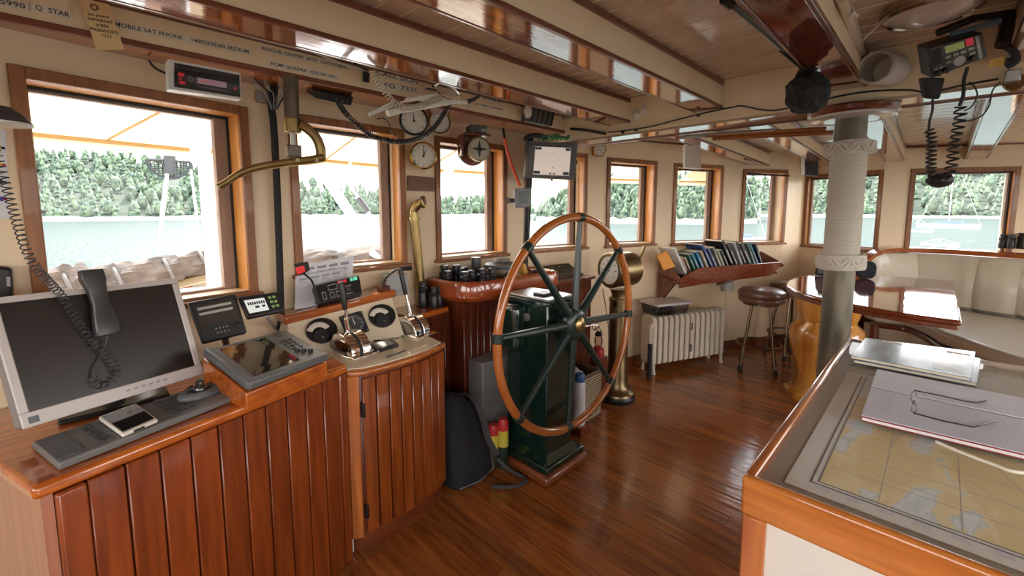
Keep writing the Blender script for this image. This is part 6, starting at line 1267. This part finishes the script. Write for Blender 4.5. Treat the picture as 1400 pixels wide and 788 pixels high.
# ---- on the floor round the pedestal
bpk = thing('backpack', 'black backpack slumped on the floor against the curved console', 'backpack', (1.46, 1.82, 0))
bm_ = mat('pack_cloth', (.010, .010, .012), .85, bump=.2, bs=60); strapm = mat('pack_strap', (.05, .05, .052), .7)
vs = []; fs = []; rows = [(0, .13, .10, 0, 0), (.03, .150, .115, 0, 0), (.15, .150, .11, .0, .01), (.28, .130, .095, -.02, .03), (.38, .105, .075, -.035, .045), (.45, .07, .05, -.05, .055), (.475, .02, .02, -.055, .06)]
for z, rx, ry, ox, oy in rows:
    for k in range(20):
        a = 2*pi*k/20; vs.append((1.455+ox+rx*abs(cos(a))**.7*(1 if cos(a) > 0 else -1), 1.79+oy+ry*abs(sin(a))**.7*(1 if sin(a) > 0 else -1), z))
for j in range(len(rows)-1):
    for k in range(20): fs.append((j*20+k, j*20+(k+1) % 20, (j+1)*20+(k+1) % 20, (j+1)*20+k))
fs.append(tuple(range(19, -1, -1))); fs.append(tuple(120+k for k in range(20))); MB().add(vs, fs).build('body', bm_, bpk, bevel=.01)
def P3(x, y, Y): return aty(x, y, Y)
s = MB(); pts = smooth_path([aty(x, y, Y) for x, y, Y in ((632, 538, 1.83), (648, 545, 1.74), (660, 570, 1.68), (668, 600, 1.64), (680, 622, 1.60))], 6)
vs = []; fs = []
for i, p in enumerate(pts): vs += [p+V(-.018, 0, .0), p+V(.018, 0, 0), p+V(.018, .008, 0), p+V(-.018, .008, 0)]
for i in range(len(pts)-1):
    for k in range(4): fs.append((i*4+k, i*4+(k+1) % 4, i*4+4+(k+1) % 4, i*4+4+k))
MB().add(vs, fs).build('shoulder_strap', strapm, bpk)
MB().tube(smooth_path([(1.58, 1.66, .10), (1.62, 1.60, .04), (1.66, 1.55, .012), (1.64, 1.50, .012), (1.56, 1.52, .012), (1.48, 1.60, .012)], 6), .010, 8).build('webbing', strapm, bpk)
MB().tube([(1.34, 1.695, .02), (1.46, 1.672, .02), (1.58, 1.695, .03), (1.60, 1.74, .12)], .004, 6).build('piping', mat('pale_piping', (.16, .16, .17), .6), bpk)
gb = thing('grey_control_box', 'grey metal box on the dark cabinet front behind the backpack', 'box', (1.80, 1.93, .2)); MB().b2((1.60, 1.80, .17), (2.02, 1.93, .60)).build('case', mat('box_mid_grey', (.17, .165, .16), .5), gb, bevel=.008); q = Quad(V(1.66, 1.799, .60), V(2.02, 1.799, .60), V(2.02, 1.799, .17), V(1.66, 1.799, .17), (0, -1, 0))
for u, v in ((.25, .25), (.33, .42)): MB().lathe([(.02, 0), (.018, .015), (0, .016)], 16, q.M(u, v, 0)).build('knob', steel, gb)
part(gb, q, 'latch', black, (.55, .28, .62, .36, 0, .004))
def can(x, y, h, R, lab, mid, top, low):
    r = thing('spray_can', lab, 'canister', (x, y, 0), 'canisters on the floor'); M = Matrix.Translation((x, y, 0)); MB().lathe([(R, 0), (R, h*.45)], 22, M).build('lower_body', low, r); MB().lathe([(R*1.005, h*.45), (R*1.005, h*.78)], 22, M).build('band', mid, r); MB().lathe([(R*1.04, h*.78), (R*1.04, h*.93), (R*.8, h), (0, h)], 22, M).build('cap', top, r)
redc = mat('red_cap', (.55, .03, .03), .35); yel = mat('yellow_can', (.70, .58, .08), .35)
can(1.625, 1.74, .255, .030, 'red and yellow canister between backpack and pedestal', yel, redc, mat('can_low', (.05, .05, .02), .4)); can(1.675, 1.66-.0, .285, .0, '', yel, redc, redc) if 0 else can(1.70-.035, 1.70, .29, .030, 'taller canister with red cap, white and yellow band beside the pedestal', yel, redc, mat('can_low2', (.02, .035, .02), .4))
bt = thing('water_bottle', 'tall white bottle with blue cap behind the steering pedestal', 'bottle', (2.06, 1.56, 0)); pb = aty(792, 560, 1.62); M = Matrix.Translation((pb.x, 1.62, .06)); bt.location = (pb.x, 1.62, .06); bt['_o'] = (pb.x, 1.62, .06)
MB().lathe([(.036, 0), (.038, .01), (.038, .26), (.034, .29), (.024, .30)], 24, M).build('body', mat('bottle_white', (.70, .68, .70), .4), bt); MB().lathe([(.032, .292), (.034, .30), (.034, .335), (.028, .345), (0, .348)], 24, M).build('cap', mat('blue_cap', (.03, .12, .32), .35), bt)
MB().b2((pb.x-.05, 1.57, 0), (pb.x+.05, 1.68, .0595)).build('wood_step', dark_mahog, bt)
bs_ = thing('wicker_basket', 'square slatted basket full of papers between the pedestal and the telegraph', 'basket', (2.38, 1.78, 0)); bxm = wood('basket_dark', (.16, .09, .05), (.10, .05, .03), 'z', .6, .1); strip_m = mat('cane', (.52, .42, .28), .6)
bx0, bx1, by0, by1 = 2.22, 2.60, 1.66, 1.90
MB().b2((bx0, by0, 0), (bx1, by0+.012, .33)).build('side', bxm, bs_); MB().b2((bx0, by1-.012, 0), (bx1, by1, .36)).build('side', bxm, bs_); MB().b2((bx0, by0, 0), (bx0+.012, by1, .34)).build('side', bxm, bs_); MB().b2((bx1-.012, by0, 0), (bx1, by1, .34)).build('side', bxm, bs_)
for k in range(17): MB().b2((bx0-.004, by0-.005, .02+k*.018), (bx1+.004, by0, .027+k*.018)).build('cane_slat', strip_m, bs_)
for k in range(17): MB().b2((bx0-.005, by0, .02+k*.018), (bx0, by1, .027+k*.018)).build('cane_slat', strip_m, bs_)
MB().tube([(bx0, by0, .335), (bx1, by0, .335), (bx1, by1, .345), (bx0, by1, .345)], .010, 8, closed=True).build('rim', bxm, bs_)
r = thing('crumpled_cloth', 'pale crumpled cloth and papers heaped in the slatted basket', 'cloth', (2.38, 1.78, .30)); crumple((2.36, 1.78, .33), .10, mat('cloth_grey', (.38, .34, .32), .8), 'cloth', r, 14, (1.5, 1.0, .5))
ex = thing('red_lantern', 'small red lantern standing behind the basket next to the telegraph', 'lantern', (2.62, 1.98, .34)); le = aty(818, 478, 2.0); M = Matrix.Translation((le.x, 2.0, le.z-.06)); ex.location = M.translation; ex['_o'] = tuple(M.translation)
MB().lathe([(.045, 0), (.05, .02), (.048, .07), (.03, .085), (.028, .09)], 24, M).build('base', mat('red_enamel', (.42, .02, .02), .3, coat=.6), ex); MB().lathe([(.026, .09), (.04, .12), (.036, .16), (.022, .18)], 20, M, cap=False).build('globe', glassy('lamp_glass', (.8, .7, .65)), ex); MB().lathe([(.03, .18), (.034, .19), (.018, .215), (0, .22)], 20, M).build('cap', black, ex); MB().tube([M @ V(-.045, 0, .05), M @ V(-.045, 0, .2), M @ V(0, 0, .26), M @ V(.045, 0, .2), M @ V(.045, 0, .05)], .004, 6).build('bail', black, ex)
MB().b2((le.x-.06, 1.975-.03, 0), (le.x+.06, 2.05, le.z-.0605)).build('stand', dark_mahogz, ex)
o = MB().cyl(V(4.96, 1.47, 1.845), V(5.42, 1.19, 1.828), .008).build('curtain_rod', blackm); tag(o, 'thin dark rod across the top of the last front window', 'rod')
# ================================================================ outside: boom, mast, rigging, neighbouring boats
sailm = mat('sail_cover', (.13, .092, .064), .85, col2=(.055, .038, .028), vs=5, stretch=(1.5, 8, 8), bump=.5, bs=9)
bo = thing('furled_sail', 'beige furled sail cover lashed on a boom outside the large window', 'sail', aty(200, 382, 4.2)); pts = smooth_path([aty(x, y, 4.2) for x, y in ((-60, 425), (60, 398), (110, 390), (150, 386), (190, 378), (230, 370), (265, 362), (305, 350), (360, 335))], 6)
rng2 = np.random.default_rng(8); N_ = len(pts); vs = []; fs = []
for i, p in enumerate(pts):
    for k in range(14):
        a = 2*pi*k/14; R = (.14-.07*i/N_)*(1+.22*sin(i*.7+k*1.9)+.12*rng2.uniform(-1, 1)); vs.append(p+V(0, cos(a)*R*.8, sin(a)*R))
for i in range(N_-1):
    for k in range(14): fs.append((i*14+k, i*14+(k+1) % 14, i*14+14+(k+1) % 14, i*14+14+k))
MB().add(vs, fs).build('sail_cover', sailm, bo)
for i in (10, 20, 30, 38):
    c = pts[i]; MB().torus((0, 0, 0), .125-.05*i/N_, .012, frame(c, (0, 1, 0), (1, 0, .3)), 24, 6).build('lashing', mat('lash', (.12, .10, .085), .7), bo)
MB().tube([p-V(0, 0, .16) for p in (pts[0], pts[-1])], .035).build('boom', mat('boom_wood', (.20, .13, .06), .5), bo)
r = thing('wooden_locker', 'orange and tan deck locker below the furled sail', 'locker', aty(255, 396, 4.6)); q0 = aty(243, 378, 4.6); q1 = aty(282, 405, 4.6); MB().b2((q0.x-.02, 4.6, q1.z-.9), ((q0.x+q1.x)/2, 5.0, q0.z)).build('door', mat('locker_orange', (.26, .09, .03), .6), r); MB().b2(((q0.x+q1.x)/2, 4.58, q1.z-.9), (q1.x+.02, 5.0, q0.z+.02)).build('panel', mat('locker_tan', (.24, .17, .09), .6), r)
wmm = mat('spar_white', (.82, .80, .76), .4)
r = thing('mast_pole', 'thin white pole carrying a mesh radar reflector outside the large window', 'mast', aty(214, 360, 6)); MB().cyl(aty(213, 372, 6)-(aty(231, 215, 6)-aty(213, 372, 6))*1.0, aty(231, 215, 6), .02, .02).build('pole', wmm, r); MB().cyl(aty(231, 238, 6), aty(232, 200, 6), .055).build('head', mat('mast_grey', (.035, .035, .035), .6), r)
netm = mat('mesh_grey', (.02, .022, .022), .6)
c = aty(231, 220, 6); s = MB(); Rr = aty(260, 220, 6).x-c.x
for k in range(13):
    x = -Rr+2*Rr*k/12; d = math.sqrt(max(0, Rr*Rr-x*x))*.95; s.tube([c+V(x, 0, 0), c+V(x, 0, -d-.001)], .006, 4)
for k in range(8): z = -Rr*.95*k/8; w_ = math.sqrt(max(0, Rr*Rr-(z/.95)**2)); s.tube([c+V(-w_, 0, z), c+V(w_, 0, z)], .006, 4)
o = s.build('mesh', netm, r); o['kind'] = 'stuff'
s = MB(); s.tube([c+V(Rr*cos(a), 0, -Rr*.95*sin(a)) for a in [pi*k/20 for k in range(21)]], .016, 6); s.tube([c+V(-Rr, 0, 0), c+V(Rr, 0, 0)], .016, 6); s.build('mesh_rim', netm, r)
r = thing('flag', 'small white flag on the pole line outside the large window', 'flag', aty(205, 335, 6)); MB().add([aty(216, 325, 6), aty(196, 348, 6), aty(198, 350, 6.05), aty(214, 340, 6)], [(0, 1, 2, 3)]).build('cloth', whitep, r)
r = thing('rigging_line', 'thin white stay rising at the right side of the large window', 'line', aty(268, 300, 5)); MB().cyl(aty(261, 232, 5), aty(275, 340, 5)*2-aty(261, 232, 5)-V(0, 0, .2), .010).build('line', wmm, r)
r = thing('deck_post', 'broad white superstructure post outside the right side of the large window', 'post', aty(295, 300, 3.0)); a_ = aty(281, 300, 3.1).x; b_2 = aty(312, 300, 3.1).x; MB().b2((a_, 3.1, -.3), (b_2, 3.2, 1.80)).build('post', wmm, r)
r = thing('white_spar', 'thick white slanting spar outside the second window', 'spar', aty(460, 260, 4.5)); MB().cyl(aty(445, 243, 4.5), aty(488, 305, 4.5)+(aty(488, 305, 4.5)-aty(445, 243, 4.5))*1.1, .05).build('spar', wmm, r)
r = thing('rigging_ladder', 'thin slanting rigging with a black fitting outside the second window', 'rigging', aty(500, 285, 4.8)); MB().cyl(aty(478, 252, 4.8), aty(520, 315, 4.8)+(aty(520, 315, 4.8)-aty(478, 252, 4.8))*1.1, .018).build('stay', wmm, r); MB().cyl(aty(484, 255, 4.8), aty(528, 330, 4.8), .010).build('stay', mat('mast_grey', (0, 0, 0)), r); MB().cyl(aty(489, 270, 4.8), aty(503, 289, 4.8), .035).build('fitting', black, r)
MB().b2((-.6, 3.7, -.3), (3.6, 5.3, .80)).build('deckhouse', mat('deckhouse_white', (.72, .70, .66), .5), None, kind='structure')
r = thing('deck_gear', 'white lines and canvas heaped on deck below the second window', 'deck gear', aty(500, 355, 4)); crumple(aty(505, 357, 4), .26, sailm, 'canvas', r, 41, (1.4, 1, .7)); crumple(aty(425, 352, 4.2), .22, sailm, 'canvas', r, 42, (1.3, 1, .5)); MB().cyl(aty(508, 345, 3.8), aty(535, 368, 3.8), .03).build('rail', wmm, r); MB().cyl(aty(530, 350, 3.8), aty(520, 372, 3.8), .025).build('rail', wmm, r)
def yacht(px, py, dist, Ls, lab, mh):
    c = atd(px, py, dist); r = thing('sailboat', lab, 'sailboat', (c.x, c.y, SEA), 'boats at anchor'); d = Vector((-c.y, c.x, 0)).normalized(); M = frame((c.x, c.y, SEA), d)
    hull = [(-Ls/2, 0), (-Ls*.45, Ls*.11), (0, Ls*.15), (Ls*.35, Ls*.09), (Ls/2, 0), (Ls*.35, -Ls*.09), (0, -Ls*.15), (-Ls*.45, -Ls*.11)]
    MB().prism(hull, -.1, Ls*.10, M).build('hull', whitep, r); MB().prism([(x*.45, y*.6) for x, y in hull], Ls*.10, Ls*.16, M).build('cabin', mat('cabin_blue', (.10, .14, .2), .5), r); MB().cyl(M @ V(0, 0, Ls*.1), M @ V(0, 0, mh), .09).build('mast', whitep, r)
    MB().cyl(M @ V(0, 0, mh), M @ V(Ls*.48, 0, Ls*.12), .03, n=6).build('stay', steel, r); MB().cyl(M @ V(0, 0, mh), M @ V(-Ls*.48, 0, Ls*.12), .03, n=6).build('stay', steel, r)
yacht(1298, 292, 150, 11, 'white sailboat anchored beyond the second starboard window', 17); yacht(1255, 294, 120, 5, 'small dark moored boat left in the second starboard window', 3); yacht(1288, 305, 75, 3.5, 'tiny dinghy nearest in the second starboard window', 1.0); yacht(1016, 297, 70, 6, 'white sailboat with tall mast beyond the last front window', 9); yacht(1026, 300, 60, 2.5, 'small grey dinghy beyond the last front window', .5)
